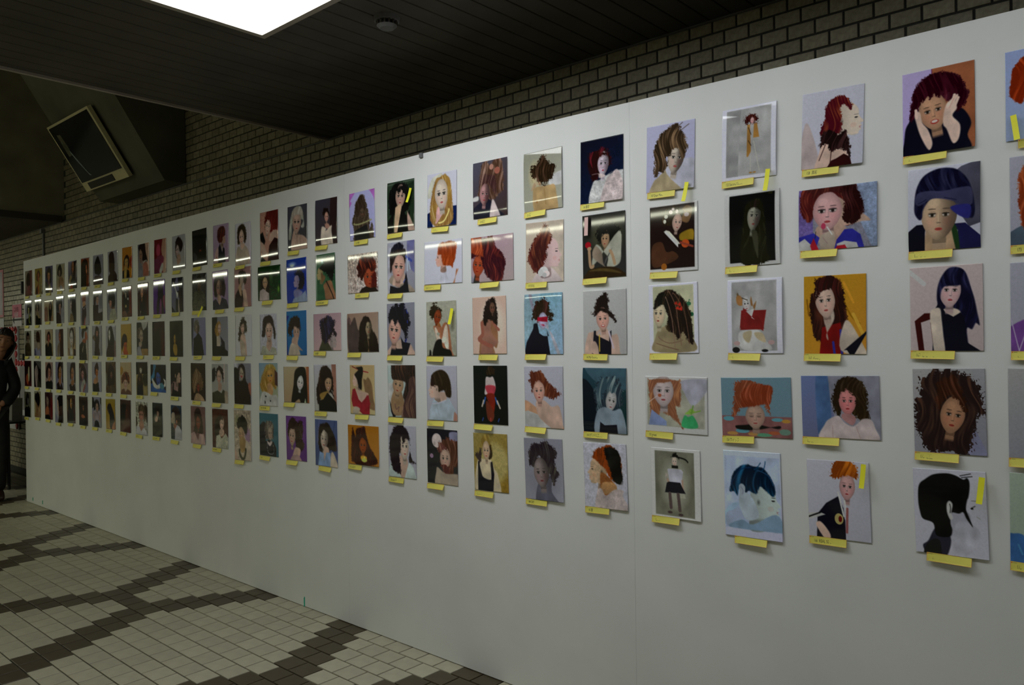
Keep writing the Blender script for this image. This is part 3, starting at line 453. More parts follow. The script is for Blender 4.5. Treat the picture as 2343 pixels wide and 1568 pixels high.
19.4|-2.9911 0.9625 0.2094 0.2595 0.0168 53 93|0|0|123 sweet 19|woman with black layered hair and white jacket|b ccd bbc;g dba 4060706560 99 35 99;G dee 009905752070307850 99;G dee 55997568 9078 99 99;f 58 40 34 50 edc .4 -2;h 212 323 4 1280 055505301020200530 0340 0060 0275 1580 3575 2865 2555 3548 2045504055 4590 2590;h 212 322 3 80458050 886599 7080 70 75 65
18.0|-3.2859 2.1739 0.2113 0.2509 0.0106 49 86|17|b|113 守娘|woman with long brown hair hiding her face, pink corners|b ccf bbe;g c7d 00000030102005152500;g c7d 7500990099 3095158505;h 543 876 4 1570 1060 2045 2525 3514 5009 6010 7030 8060 8080 9070 9099 2099 1880;f 52 45 22 24 654 0 0;h 432 655 3 25502535 4010 55 1065 3560 4055 3545 38 40 50;G 222 2099218070708099;k aa7 3 20654068 90 62
18.1|-3.2882 1.8724 0.2545 0.2048 0.0088 58 70|25|0|114 香ル|orange lit woman against crumpled white paper|b cba dcc;w 12;k 865 1 05102090;k 754 1 15102590;k 976 1 30202595;h 411 a42 4 3560354530 3540154804600575 0890 2095 3590 4590 55 80 50 65 50;f 72 62 38 62 b53 .2 2;h 411 b53 4 4040 4025 50 12 70 0585 15 95 4080 5070 4060 50 45 70;h 611 932 4 8060905095 6095 90 80 99 78 80;G 211 35994590 6085 7590 9090 9999
18.2|-3.2938 1.5613 0.2621 0.2046 0.0077 60 70|0|b|115 オリエンタルビューティー|long haired woman lit from the right beside her shadow|b a87 ba9;G 866 0020050810121522253530484099 0599;g 544 0505103025103540 4050 4599 0599;h 211 332 3 4060404045255510 651075 2082 4590 5598 75 98 9940 99;f 70 38 20 42 ba8 .1 4 l;h 211 322 2 5055 5030 601570 1275 2565 2560 40;g a86 65556560 70 8065 99 70 99
18.3|-3.3045 1.2615 0.2069 0.2576 0.0094 47 88|20|0|116 凛|geisha styled woman in red off shoulder robe|b ca7 dc9;g 975 5530653075 25 9040 95 70 99 90 7085 65 65;k 822 2 10035013;k a23 2 5012 7515;p 25 30 26 -1 ecb;g db9 35402542 4560 5560 6055 7560 5575 4070 2060;g dba 30453050 6055 7560 40 78 25 60;h 111 211 1 20222018 3510 2505 4004 5003 5512 5030 4850 4048 3545 3030;G a23 0570 1050 2048 3570 5078 7060 8080 7899 6099 1080;G a23 05701550 20 48 4080 75 60 82 80 60 90 10 85;g cba 10952085 40 90 20 99
18.4|-3.3018 0.9690 0.2598 0.2074 0.0153 60 71|0|0|117 ふんわり|candle lit woman with long hair on orange|b b71 c83;e 45 40 30 40 c82 0 30;g 851 1040 20202530 30 60;h 411 632 3 1085150625302810 4505 5502 6020 7050 8570 9585 9095 4099 2095;f 49 50 24 40 a52 0 0;h 411 521 2 3050 3025 451050 1260 3555 35 45 30;g eb3 42 7850 76 60 78 60 85 50 90 42 85;e 53 87 9 5 dd6;e 53 80 2 3 fe8
17.0|-3.6049 2.1768 0.2030 0.2512 -0.0125 41 82|0|b|106 白い|small curly haired woman in a long white sweater|b 445 433;G 322 7000990099996599;h 211 322 5 3835353042205522 6025 6838 60 35 45 42;f 53 40 18 22 da9 0 0;g c98 45554555 60 5570 6550 65;g edc 30993062506550 70 7560 75 72 78 99
17.1|-3.6201 1.8738 0.1842 0.2529 0.0091 38 82|0|0|107 FLYING BIRD|dark skinned profile with black feathered hair, green ground|b eee 364;G 364 0600990099990699;h 111 122 9 40304515600870 0890 1598 2895 4585 60 65 5055 40 45 40;e 36 16 10 6 8cc 0 8;p 22 42 26 -1 ba7;g 864 3040 40 45 50 50 45 58 3060;h 111 222 1 20303025 4022 5030 5538 45 38 30 34;g a75 4068 60608060 90 7599 99 55 99 45 80;k 111 3 5560 8085 90 99
17.2|-3.6097 1.5693 0.2555 0.2048 0.0049 53 67|0|0|108 無題|spiky haired person with face in shadow, tan ground|b b9a dbb;p 72 74 34 1 baa;g 443 2099307530655075 65 99;h 212 336 8 3065 2540 25 20 40 1255 0570 15 80 2575 40 85 60 7560 70 55 60 70 4580 40 80;h 213 447 2 3560 4030 60 20 70 40 60 55
17.3|-3.6358 1.2611 0.2063 0.2579 0.0190 42 84|0|0|111 キュートガール|smiling woman with long brown hair, black top|b ccd bba;G a76 8000990099999099;h 211 532 3 1585 105520 3530 1045 0460 0480 1588 4085 6080 5590 70 70 60 40 75 30 75;f 65 40 30 36 ca8 .1 4 m;h 211 432 2 3050 35204510 6508 80 20 78 3065 2850 35;g a84 2565 5058 6560 40 80;G 111 20992078 4075 6060 8070 98 80 99 99
17.4|-3.6325 0.9557 0.2069 0.2565 0.0085 42 83|16|0|112 ガールポイント|woman with brown bob in pale blue dress, denim ground|b 569 458;k 77a 2 20001050;k 347 2 90008040;h 211 433 3 1555 1540 20 1540 0860 0780 2595 4595 65 65 65 60 75 25 70;f 42 42 34 46 edc -.2 6 r;h 211 322 3 2035 2518 40 1065 1575 30 60 3040 2225 35;g dba 4060 60 6060 75 40 90;G 9be 1099207038 72 40 90 5070 6870 70 99;g dcb 7099 7075 80 68 95 85 99 99
16.0|-3.8862 2.1743 0.1971 0.2546 -0.0020 37 81|0|c|97 |platinum blonde woman with pearl necklace, grey ground|b 445 444;g ca9 2099 3058 5055 5065 8070 9985 9999;h ccb eee 1 1575 0570 1530 30 0850 0270 0580 2085 5070 5080 35 3035 22 60;f 48 38 44 50 ca9 0 4 e;h dcb eee 1 2530 2512 50 0475 12 78 2565 22 40 22;k dcb 1 45 60 35 90;k dcb 1 60 6558 90
16.1|-3.9009 1.8712 0.2025 0.2529 0.0170 38 79|0|b|98 |woman in white fur looking up at blue sky|b 24a 13a;e 30 12 25 7 9be 0 8;e 30 15 10 3 dee 0 4;p 50 52 26 -1 a9b;h 112 224 5 4035 4532 6025 8032 92 45 90 6080 70 6068 65 5060 4050 38;g 88b 3575 5070 8078 60 90 40 90;G 9ac 2099 3590 7085 9575 9999
16.2|-3.9098 1.5687 0.2028 0.2552 0.0037 38 79|0|0|99 クラシック|woman with brown curls and one bare shoulder, bright blue|b 17b 16a;G 139 0030 1510 0010 0099 10 99;h 211 432 8 0550 1030 2020 4012 65 1870 3570 45 6045 3042 2555;f 50 48 32 40 ca9 .1 0;h 211 433 6 2035 2520 5018 68 3065 40 40 35;g ca9 3060 6060 55 75 80 90 30 80;g dcb 10992075 40 7560 8565 99
16.3|-3.9198 1.2717 0.2570 0.2065 0.0083 48 64|0|0|100 Bud|pale face half hidden by straight black hair|b cb9 b97;G a64 9000990099999099;h 111 211 0 3099 4050 4515 60 0280 0190 2092 99 70 99 6090;f 66 44 26 42 eee .2 10;h 111 111 0 4540 5015 7008 8020 75 2260 3050 50;G cdb 8099 8588 90 99
16.4|-3.9263 0.9609 0.2061 0.2560 0.0198 39 80|0|0|105 Special Scene|woman with tousled dark bob, purple ground|b 749 638;h 311 544 5 1045 1025 2008 4003 55 1280 1085 30 80 50 90 65 70 80 50 75 40 45;f 30 45 32 46 ca9 -.3 4;h 311 433 5 1035 1515 40 1060 2060 40 4530 2530;g dba 4075 5070 7075 60 95 30 95;g caa 20993090 60 88 75 99
15.0|-4.1864 2.1567 0.1997 0.2961 0.0010 34 90|0|c| |crouching woman with red curls resting on her knee|b c98 c98;k b77 1 00052505;k b77 1 00152515;k b77 1 10001030;h 711 a33 7 3035 3010 5000 8000 9905 9945 80 50 75 40 60 45 55 20;f 45 30 30 36 ecb 0 16;h 711 933 5 3020 4000 70 0075 30 6530 50 18;G 111 0045 15 40 30 60 2070 0560;g dba 5060 60 4590 40 99 5080 60;G 311 4099 5070 80 5599 60 99 99;g dba 0060 20 6540 90 30 95 05 80;G 111 0085 20 95 40 99 0099
15.1|-4.1942 1.8743 0.2511 0.2050 0.0015 43 61|20|b| |long haired woman among sunlit green leaves|b 131 142;w 14;e 60 30 12 30 463 0 20;e 92 70 6 15 7a3 0 8;h 211 432 2 1060 1530 2520 4018 50 35 52 80 40 90 10 90;f 33 48 22 36 ca8 0 0;h 211 321 1 2045 2525 40 2045 3545 3530 32;G cbb 0599 10 7025 65 40 75 50 80 50 99
15.2|-4.2115 1.5663 0.1839 0.2440 -0.0001 32 73|20|0| |woman with chin length dark bob, patterned shirt|b ccd ccd;g ca9 3599 45 60 65 60 70 80;h 322 544 3 1055 1540 2012 5003 75 08 9035 95 5585 60 75 30 50 2535 35 30 55;f 55 42 42 48 dba 0 0;h 322 433 2 2535 30 12 5005 75 1578 3060 22 40 25;G bba 0099 15 78 35 80 60 95 70 80 95 85 99 99;w 3
15.3|-4.2178 1.2644 0.2044 0.2587 0.0079 35 77|0|0| |curly blonde woman with yellow lit face, polka dots|b 8ac bb8;h c93 ec8 5 0555 10402520 4005 70 0590 1595 4590 60 70 55 60 80 20 70;f 60 30 40 40 da5 0 -4 e;h db5 ed8 3 3520 45 0575 0490 15 70 1050 15;g da7 4550 7050 75 70 50 80;g ddd 0599 1570 4068 70 75 9575 99 99;e 35 78 4 2 111;e 30 92 3 4 111;e 60 88 3 2 111;G 533 85159925 99 5585 50
15.4|-4.2214 0.9612 0.2064 0.2567 0.0080 35 76|0|0| |woman in black with long pearls on blue|b 478 367;g 112 0040 2520 35 40 25 99 00 99;h 655 aa9 5 30453025 50 17 7525 7550 70 60 35 60;f 58 46 26 32 ba9 0 0;h 766 bba 4 4035 4522 65 2070 35 55 30;G 112 1099 2070 50 6275 6590 80 90 99;g dcc 40655568 5865 70 65 60 7550 75;k bbb 1 4270 45 9060 95 75 90 70 70
14.0|-4.4919 2.1385 0.1862 0.2610 0.0043 29 74|0|c| |woman in oversized beige top on white|b dde dcd;h 321 653 3 1850 15302010 4003 65 08 7530 70 45 60 48 50 20 35 45;f 42 34 32 38 ecb 0 -2;h 321 543 2 2530 2512 45 0765 15 65 30 50 15 35 20;g dba 3550 6050 60 62 40 62;g cba 0599 1065 2555 45 65 6555 90 75 85 99;k a98 1 30753095;k dba 4 8880 85 99
14.1|-4.5003 1.8681 0.2000 0.2492 -0.0008 32 71|0|b| |blurred woman with hand raised to her face|b a88 a77;h 321 543 4 2530 3012 50 0870 15 75 35 60 45 50 40 40 60;g dcc 45506040 6070 50 75;f 45 34 24 30 ba9 0 10 x;G 211 0099 0570 30 50 50 60 55 80 45 99;g ca8 2550 40 4045 70 35 70;g dba 5060 70 60 80 99 60 99 55 80
14.2|-4.5018 1.5647 0.1923 0.2580 0.0047 30 74|0|0| |curly haired woman turned sideways on white|b ddd dde;h 321 554 8 2060 2530 40 1055 08 70 20 72 40 60 45 55 60 35 65;f 45 30 24 34 dba 0 -4;h 321 444 5 3030 3518 5010 65 2060 30 50 20;g dba 3055 60 50 70 99 40 99;g cba 3065 40 60 60 75 60 99 38 99;k a86 1 30654099
14.3|-4.5197 1.2606 0.2017 0.2563 0.0089 32 73|0|0| |woman with red lips and very long dark hair|b 99a 778;G ccd 0000 25 00 20 15 00 20;g 111 0020 20 12 30 30 30 99 00 99;f 47 25 28 34 ba9 0 8;h 211 322 2 0599 15 60 30 30 25 10 45 0165 10 70 40 90 60 90 99 30 99 45 50 60 30 50 12 35 12 30 40 20 80;h 211 322 2 0599 20 50 60 45 90 60 90 99;k b13 3 43324832;g a65 8550 99 50 99 80 90 70
14.4|-4.5252 0.9371 0.2024 0.3132 0.0210 32 90|0|0| |woman with tall dark updo, mottled golden ground|b ba9 cba;w 8;e 20 20 20 15 997 0 15;e 80 50 20 20 a8a 0 15;h 111 322 3 2035 2020 4012 50 10 75 20 80 35 70 48 50 38;f 42 48 34 30 ca8 0 -6 c;g b96 3058 60 55 70 75 40 85;g dba 00750580 25 99 00 99;g dcb 70609980 99 99 65 99;k 443 6 3080 40 95 60 95 65 75
13.0|-4.7681 2.1659 0.1988 0.2476 -0.0057 37 68|0|c| |red haired woman in black vest, pink ground|b bac a8a;p 68 38 26 1 b98;h 522 943 3 2835 3015 5005 75 10 80 28 65 35 60 45 40 48;g ba9 50504555 65 60 60 70;G 112 3099 3560 4550 60 7565 6075 65 80 99;g caa 1099 10 80 25 62 35 62 30 99;k 922 3 2085 28 90
13.1|-4.7849 1.8653 0.1996 0.2507 0.0175 37 69|17|0| |woman with wavy dark bob in grey shirt|b a8b 98a;h 322 433 3 1060 0830 2515 4008 65 10 8030 85 50 75 70 60 65 20 68;f 45 45 40 48 b98 -.1 6 l;h 322 433 3 1540 20 20 40 1065 20 60 30 40 22;g b98 30655065 55 80 40 90;G 334 0099 00 78 20 72 45 90 60 70 90 78 99 99
13.2|-4.7977 1.5621 0.2016 0.2540 0.0015 37 70|0|0| |blonde curly woman in dark coat, spotlit wall|b 889 99a;G 111 0000 35 00 30 50 50 99 0099;h b83 db6 5 2045 2025 40 1255 15 58 35 50 45 35 50;f 48 30 22 26 dba 0 0;G dcb 2799 30 50 45 48 55 60 50 75 30 75;G 112 20996070 55 50 80 65 88 99;G 111 0099 20 75 60 75 99 90 99 99
13.3|-4.8059 1.2553 0.2036 0.2552 0.0083 37 70|0|0| |curly dark haired woman, plain white wall|b aaa bbb;g 222 0020 20 10 20 40 00 45;g dcc 80 00 85 00 80 50 70 30;h 211 322 6 25303015 50 05 70 15 75 30 70 45 60 25 40 25 35 40;f 45 33 28 36 dba .1 0;g ca9 4050 60 50 60 65 40 70;G 443 0099 00 75 35 68 60 75 70 65 85 70 80 99;g ba9 8070 99 75 99 99 85 99
13.4|-4.8106 0.9608 0.2043 0.2555 0.0066 38 71|0|0| |woman in white ruffled blouse, rust red ground|b 521 411;h 211 311 5 1550 20 30 40 20 60 15 78 30 70 50 60 60 40 72 20 70;f 62 36 28 34 ecb .1 10;h 211 311 4 5025 6018 70 25 50 30 45 50 40 40;g dba 4555 70 50 75 65 50 70;G ccb 2099 2570 45 65 60 75 85 60 99 75 99 99;w 4
12.0|-5.0558 2.1641 0.2014 0.2472 0.0213 35 67|0|c| |near black picture of hair lit by a glimmer|b 222 221;h 111 221 5 3045 35205015 70 20 85 40 75 55 40 55;g 444 08602565 35 75 30 85 10 80;g 632 50555855 65 60 50 62
12.1|-5.0687 1.8667 0.1946 0.2499 -0.0136 33 67|0|b| |dim woman in sequinned jacket, olive ground|b 444 333;h 221 332 2 3525 40 10 55 05 70 15 72 30 60 28 45 30;f 53 32 26 26 654 0 0 x;g 543 4040 60 38 60 50 45 52;g 554 0599 15 55 30 48 45 52 70 48 90 60 88 99;w 8
12.2|-5.0892 1.5659 0.1949 0.2549 0.0071 33 67|15|0| |faint pale haired figure in black, lilac ground|b 99b 77a;G 445 0000 20 00 10 60 00 99;h 776 a99 4 1830 2012 35 05 50 08 60 30 50 40 30 38;f 42 30 24 28 987 0 0 l;G 111 1099 15 55 30 50 50 40 75 55 90 99
12.3|-5.1032 1.2583 0.2027 0.2551 -0.0030 35 67|12|0| |huge powder blond afro over a tiny face|b 321 211;h 864 ca8 9 1065 08 40 2025 40 15 60 20 80 38 85 60 70 72 50 55 30 78 20 75;f 52 66 18 22 943 0 0;g ca8 2599 30 85 50 80 80 88 95 99
12.4|-5.1117 0.9642 0.2023 0.2548 0.0042 34 67|15|0| |woman with dark shoulder hair in pink shirt|b 866 755;h 311 322 4 20703045 25 2040 05 60 05 75 25 85 60 80 72 60 75 50 70;f 52 42 32 38 843 0 0;h 311 322 3 3035 3015 50 06 70 18 70 35 50 25;G caa 0599 00 75 25 68 50 90 60 72 90 72 99 99
11.0|-5.3598 2.1586 0.1906 0.2419 0.0187 30 62|0|c| |woman with black quiff and curled strand|b bbc aaa;f 38 42 34 38 cbb -.1 0;g b98 3560 60 55 65 75 40 85;h 211 322 3 2535 28 15 50 05 75 15 85 30 75 45 60 48 50 32 40 28 30 38;k 111 2 27 40 28 55 38 65
11.1|-5.3893 1.8638 0.1699 0.2428 -0.0099 26 62|0|b| |abstract glossy reflections over a dark figure|b 77a 667;G 223 0000 45 00 30 15 10 20;G 223 5000 99 00 99 45 70 40;G 211 5040 99 35 99 99 60 99 70 60;g eee 10 15 25 15 45 40 60 45 50 60 35 35;G 222 3599 40 60 60 65 60 99;G 112 0099 00 80 25 95 40 99;g cba 6070 65 60 70 99 60 99
11.2|-5.4159 1.5548 0.1954 0.2523 -0.0001 31 64|0|0| |gold lit face emerging from dark brown hair|b 332 221;h 111 221 5 2099 15 60 25 25 50 10 80 30 90 60 85 99;f 40 52 20 30 b94 .1 0 r;g a83 2580 30 65 50 65 58 75 55 95 35 95
11.3|-5.4293 1.2657 0.1587 0.2362 -0.0038 26 60|0|0| |bare shouldered man looking right on black|b 112 211;g a88 0570 15 60 30 55 60 60 80 80 60 99 10 99;p 75 42 32 1 ca9;h 111 211 4 4035 3520 60 15 85 22 75 30 60 40 50 50;G 111 0599 20 60 30 58 30 80 70 85 75 60 85 99;e 45 38 5 6 a87
11.4|-5.4345 0.9641 0.1593 0.2423 -0.0019 26 62|0|0| |profile of auburn haired woman in white shirt|b 246 122;p 20 38 32 -1 cba;h 311 422 2 1020 20 10 50 04 80 15 90 40 85 55 60 58 55 45 40 35 35 20;e 55 48 8 6 a76;g a65 3055 60 58 50 80 35 70;G ccd 3599 40 70 60 57 80 60 99 75 99 99
10.0|-5.6515 2.1571 0.1970 0.2464 -0.0102 29 62|0|0| |magenta soaked portrait with blurred red light|b a76 dba;g 712 0000 65 00 60 30 65 50 55 70 75 99 00 99;e 35 32 20 22 b46 0 10;g 835 2550 60 48 80 55 75 70 50 75 20 70;g 735 0060 40 60 60 80 30 99 00 99;g ccc 55 80 70 70 75 85 60 99 45 95
10.1|-5.6789 1.8632 0.1879 0.2503 0.0000 28 62|0|0| |violet wash over a shadowed long haired figure|b 63a 527;h 212 323 4 3080 40 55 42 25 60 12 80 20 88 45 85 60 90 99 70 99 65 62 55 62 50 90 35 99;g 847 6060 72 60 70 99 60 99;g 946 85 50 99 50 99 90 85 70
10.2|-5.6975 1.5582 0.1943 0.2504 0.0017 29 62|0|0| |almost black picture with dark red right edge|b 211 511;G 111 0000 60 00 70 30 75 99 00 99;g 422 20 05 60 03 50 20 20 25
10.3|-5.7123 1.2697 0.2460 0.2018 -0.0009 36 49|0|0| |blue figure wearing a broad white crescent collar|b 112 112;g 48b 0050 15 30 20 00 30 00 38 15 30 40 10 60 00 55;g 36b 0075 20 70 50 90 70 75 99 99 00 99;f 52 48 32 60 46b 0 0;h 111 111 3 3050 30 20 50 05 75 25 70 50 62 35 50 28 40 30;g eee 1060 12 50 25 62 45 75 65 68 62 85 40 88 20 80;g eee 85 50 99 60 99 75 85 80 92 65;g 59b 60 75 75 65 90 80 75 90
10.4|-5.7318 0.9670 0.1617 0.2478 0.0033 26 61|0|0| |small curly head over dark gown, spotlit|b 233 222;e 45 48 40 22 aa9 0 30;h 211 322 6 35323015 50 08 72 18 75 32 68 40;f 55 31 22 22 ca9 0 0;h 211 322 3 4025 45 17 65 20 60 25;g dba 25 50 35 42 50 42 55 55 40 60;G 111 0099 0565 30 58 50 55 62 42 75 60 80 99
9.0|-5.9308 2.1509 0.1944 0.2463 0.0106 27 59|0|0| |long haired woman in profile over bare shoulder|b 667 ca9;G ca9 60 00 99 00 99 99 75 60;f 28 32 28 40 a87 -.4 4;h 211 211 1 1005 60 00 70 25 85 55 60 52 40 50 42 30 25 15 15 20;g b76 45 80 50 60 75 58 90 75 95 99 55 99;G 889 0099 10 50 30 60 45 80 45 99;k eee 2 50 58 75 52 88 65
9.1|-5.9508 1.8578 0.1879 0.2476 0.0102 26 59|0|0| |slim pale face between dark wooden slats|b 311 422;k 743 2 25002599;k 743 2 68006850;k 843 3 95009599;h 111 211 2 2099 25 40 30 15 50 10 62 30 70 60 80 99;f 43 28 26 36 da8 .1 4;g a74 35 50 45 45 42 60;k dcc 2 28 85 25 99
9.2|-5.9718 1.5620 0.1910 0.2494 0.0019 26 60|0|0| |woman with pinned fair hair near dark foliage|b 222 222;w 10;G ccc 40 00 99 00 90 15 60 25 50 15;G a85 40 80 99 80 99 99 40 99;h 543 876 4 0545 05 25 20 15 45 15 50 30 40 40 30 50;f 42 42 36 40 ba9 .6 0;g ba9 20 60 45 60 40 75 20 75;G aab 0099 05 75 30 70 50 99
9.3|-5.9888 1.2623 0.1939 0.2522 0.0060 27 60|0|0| |long haired woman in patterned dress by field|b 111 221;G a96 00 38 99 35 99 99 00 99;g 332 60 40 99 38 99 65 70 70;h 432 865 2 2540 2525 30 05 40 01 52 10 55 30 50 38 40 38;f 43 23 22 24 ddc .2 4;h 321 543 2 2025 25 05 50 03 52 18 35 18;g 321 10 50 25 35 50 38 60 60 60 70 10 75;e 30 52 8 7 643;G 112 05 99 08 72 60 68 62 99
9.4|-6.0017 0.9622 0.2011 0.2512 -0.0035 27 60|0|0| |sunlit woman in white tee, dappled leaves|b bba aaa;w 16;g 321 75 10 99 20 99 60 80 45;g 321 00 50 12 50 10 75 00 70;h 543 865 3 2535 25 15 50 08 80 20 85 50 70 60 65 45;f 48 40 44 42 b87 -.2 0;h 543 875 2 2530 30 14 60 12 70 30 50 28;g b87 35 60 65 60 68 80 50 92 30 80;G ccd 0099 05 75 30 75 45 90 65 78 90 85 99 99
8.0|-6.2240 2.1538 0.1818 0.2396 -0.0131 26 55|0|0| |woman in black on glowing amber ground|b c83 c82;g a31 75 40 99 30 99 70 80 60;h 311 522 2 1570 15 45 30 30 50 25 70 35 72 60 60 70 50 50 25 55;f 42 48 38 38 ca6 0 -4;h 311 421 2 20 40 35 28 55 27 65 40 45 35;g ca5 20 65 45 65 50 80 45 99 20 99;G 111 0099 05 75 20 72 22 99;G 111 4599 48 72 70 75 82 99
8.1|-6.2430 1.8543 0.1782 0.2384 0.0089 26 55|0|0| |cluttered dark red interior with masked figure|b 321 621;w 14;k a84 2 40 00 65 30;k a84 2 10 15 30 30;G 721 75 00 99 00 99 99 70 70;g 111 20 60 25 25 50 15 75 30 70 80 40 90;g cba 35 22 45 20 48 35 42 40;e 65 42 7 4 ddd;e 42 65 8 5 ba7;g 754 00 85 40 80 50 99 00 99
8.2|-6.2630 1.5616 0.1889 0.2386 -0.0003 26 55|0|0| |dark bob against mustard yellow, lower left|b ca5 b93;h 211 411 1 0885 05 60 15 40 35 32 55 40 60 60 50 60 30 65;f 42 72 34 36 c63 .2 8;h 211 411 1 1060 20 40 50 38 58 55 35 60;g c52 20 99 30 80 60 85 65 99;g dcc 05 99 15 88 25 99
8.3|-6.2784 1.2581 0.2003 0.2523 0.0058 26 58|0|0| |ginger afro girl on cream curtain, low placed|b cb9 ca8;g c94 05 15 25 20 20 35 00 40;k ba7 2 50004530;h 521 b63 8 1365 10 50 20 38 45 30 75 36 85 55 80 65 65 62 30 62;f 48 65 38 30 dba 0 0;h 521 943 5 20 55 30 42 65 42 70 56 45 54;g dba 35 78 60 78 55 88 40 88;G 754 0099 10 85 35 82 45 92 65 83 95 90 99 99
8.4|-6.2938 0.9643 0.1945 0.2536 -0.0049 26 58|0|0| |murky reddish portrait with dark left half|b 422 311;h 111 221 3 05 55 15 20 45 08 60 25 50 50 35 70 10 70;f 68 42 34 44 632 .3 0 r;g 522 20 99 30 70 70 65 99 80 99 99;w 4
7.0|-6.5000 2.1459 0.1905 0.2451 0.0071 26 55|0|0| |back of a long haired head in dark coat|b aab aab;h 322 532 2 1565 12 30 15 08 45 01 65 15 70 45 65 70 35 70;G 322 0099 05 80 30 68 70 66 95 80 99 99
7.1|-6.5285 1.8451 0.1908 0.2465 0.0149 26 55|13|0| |dark bob bowed over pale pleated blouse|b 889 99a;h 111 211 0 2045 15 25 30 10 55 08 80 20 85 40 78 60 55 70 45 50;f 38 45 28 28 c98 -.2 8 c;h 111 211 0 2030 30 12 70 15 70 40 50 38 30 35;g 643 45 60 70 58 80 65 60 68;G bba 2099 30 80 50 65 80 65 95 80 99 99;k 998 1 55706099
7.2|-6.5591 1.5494 0.1871 0.2500 0.0034 26 56|13|0| |woman with long sleek black hair, bright profile|b bbc bbc;h 111 222 1 1099 20 60 20 25 35 05 60 02 75 20 90 50 95 99;f 38 30 22 36 eee -.2 0;h 111 222 1 4010 60 08 65 30 50 40 48 20;g 322 05 99 15 70 50 60 90 70 85 99;g 977 88 50 99 60 99 99 90 99
7.3|-6.5694 1.2591 0.1925 0.2506 0.0177 26 56|0|0| |face deep inside dark curls, brown curtain|b 543 642;g 776 00 35 15 40 20 65 00 80;h 211 322 5 1550 25 20 50 08 80 20 90 50 80 75 50 80 25 75;f 58 42 24 26 754 0 0;g 543 10 99 30 80 70 75 99 90 99 99
7.4|-6.5819 0.9642 0.1827 0.2434 0.0213 26 54|0|0| |long ginger tipped hair from behind, golden wall|b a92 b83;h 211 b62 2 1530 25 18 50 15 70 30 90 55 95 75 80 95 50 99 45 60 20 40;h 111 311 1 20 30 45 18 75 40 85 70 60 99 42 90 40 50;g b75 70 85 90 75 99 85 99 99 60 99
6.0|-6.7966 2.1410 0.2023 0.2437 -0.0069 26 53|15|b| |silhouette of long hair, misty grey ground|b 99a 779;h 111 211 2 2060 15 35 30 15 45 05 60 10 80 35 85 60 60 68 40 65;g 433 00 99 15 75 40 70 80 75 95 99
6.1|-6.8156 1.8450 0.1939 0.2493 -0.0064 26 55|15|0| |woman in dark polo neck looking aside|b 99a aab;G 889 60 00 99 00 99 60 70 60;f 48 30 28 34 ca9 .4 6;h 211 311 1 1045 10 20 25 05 50 02 62 15 55 22 40 20 30 35 25 48;G 211 0099 00 50 20 42 30 48 60 48 55 70 60 75 99 70 99 99
6.2|-6.8403 1.5576 0.1972 0.2471 -0.0072 26 54|5|0| |long wavy brown hair with raised hand|b aab 99a;h 211 532 3 2599 30 60 25 40 35 10 50 02 70 12 75 45 70 70 80 99;f 52 24 24 26 b87 0 6;h 211 422 2 3525 40 08 60 06 60 18 45 16;g 654 05 38 20 32 35 45 25 50 10 45
6.3|-6.8554 1.2586 0.1894 0.2479 0.0094 26 54|0|0| |short dark haired woman in black camisole|b aab aac;f 52 35 30 32 b74 .3 0;h 311 422 0 3040 28 20 45 06 60 04 72 20 68 28 50 22 40 30 38 42;g b86 3055 60 48 65 65 50 75 15 72 20 60;G 111 0599 08 72 35 75 70 68 80 99
6.4|-6.8657 0.9654 0.1901 0.2491 0.0089 26 54|0|0| |black curly hair woman in white top hands low|b 99b 99a;G 111 00 00 20 05 30 30 00 40;G 111 90 02 99 02 99 30 92 20;h 111 222 5 20 45 25 18 50 08 75 15 85 35 75 45 65 25 45 22 35 40;f 55 34 30 30 b98 0 0;g bab 10 70 15 48 40 46 55 55 80 46 95 60 90 75;k b98 5 15 60 25 80;k b98 5 85 60 85 80;G 112 20 99 30 80 50 77 70 82 88 99
5.0|-7.0762 2.1388 0.1835 0.2435 -0.0211 26 52|8|0| |orange lit slim face in black curls|b 842 731;h 211 311 3 1540 20 15 45 05 75 12 85 30 85 60 70 50 60 80 20 70;f 66 40 18 34 b64 0 0;g eb8 70 40 76 42 74 52 69 50;G 111 0099 00 60 30 45 60 60 70 99;h 111 211 2 00 50 10 20 45 10 55 30 50 60 50 99 00 99
5.1|-7.0952 1.8345 0.1849 0.2866 -0.0121 26 61|5|0| |red haired figure in beaded dark dress|b aab aab;h 832 a53 1 2025 20 10 40 03 60 06 65 20 55 32 30 32;g da8 30 30 55 30 65 45 45 50 25 42;G 323 15 80 20 50 35 45 65 40 70 70 55 90 45 99 20 99;k ddd 2 25 42 40 52 60 42;g a55 50 80 60 75 50 99 30 99
5.2|-7.1314 1.5381 0.1957 0.2849 -0.0073 26 61|8|0| |man in dark striped suit, quiff hair profile|b 9ac cba;p 80 28 24 1 b64;h 211 321 2 3025 35 08 60 02 95 05 80 12 60 15 50 30 40 35;g b64 40 40 70 38 60 55 40 55;G 111 0099 05 55 35 45 60 50 75 48 80 70 90 99;g a98 35 70 45 60 55 50 40 78;k a87 1 72 50 85 99;k 99a 1 2080 25 99
5.3|-7.1467 1.2448 0.1913 0.2488 -0.0041 26 52|15|0| |long curly black hair, woman in pale vest|b 655 88a;G 422 00 00 60 00 30 12 00 20;h 211 322 3 1555 20 25 45 06 70 15 90 40 85 65 65 75 60 45 50 30 25 60;f 42 38 32 38 b88 -.1 6;h 211 322 3 25 30 35 12 60 15 60 28 45 25;g bbb 20 90 30 70 60 55 75 68 60 90 30 99;g a66 55 80 75 70 70 85 40 99
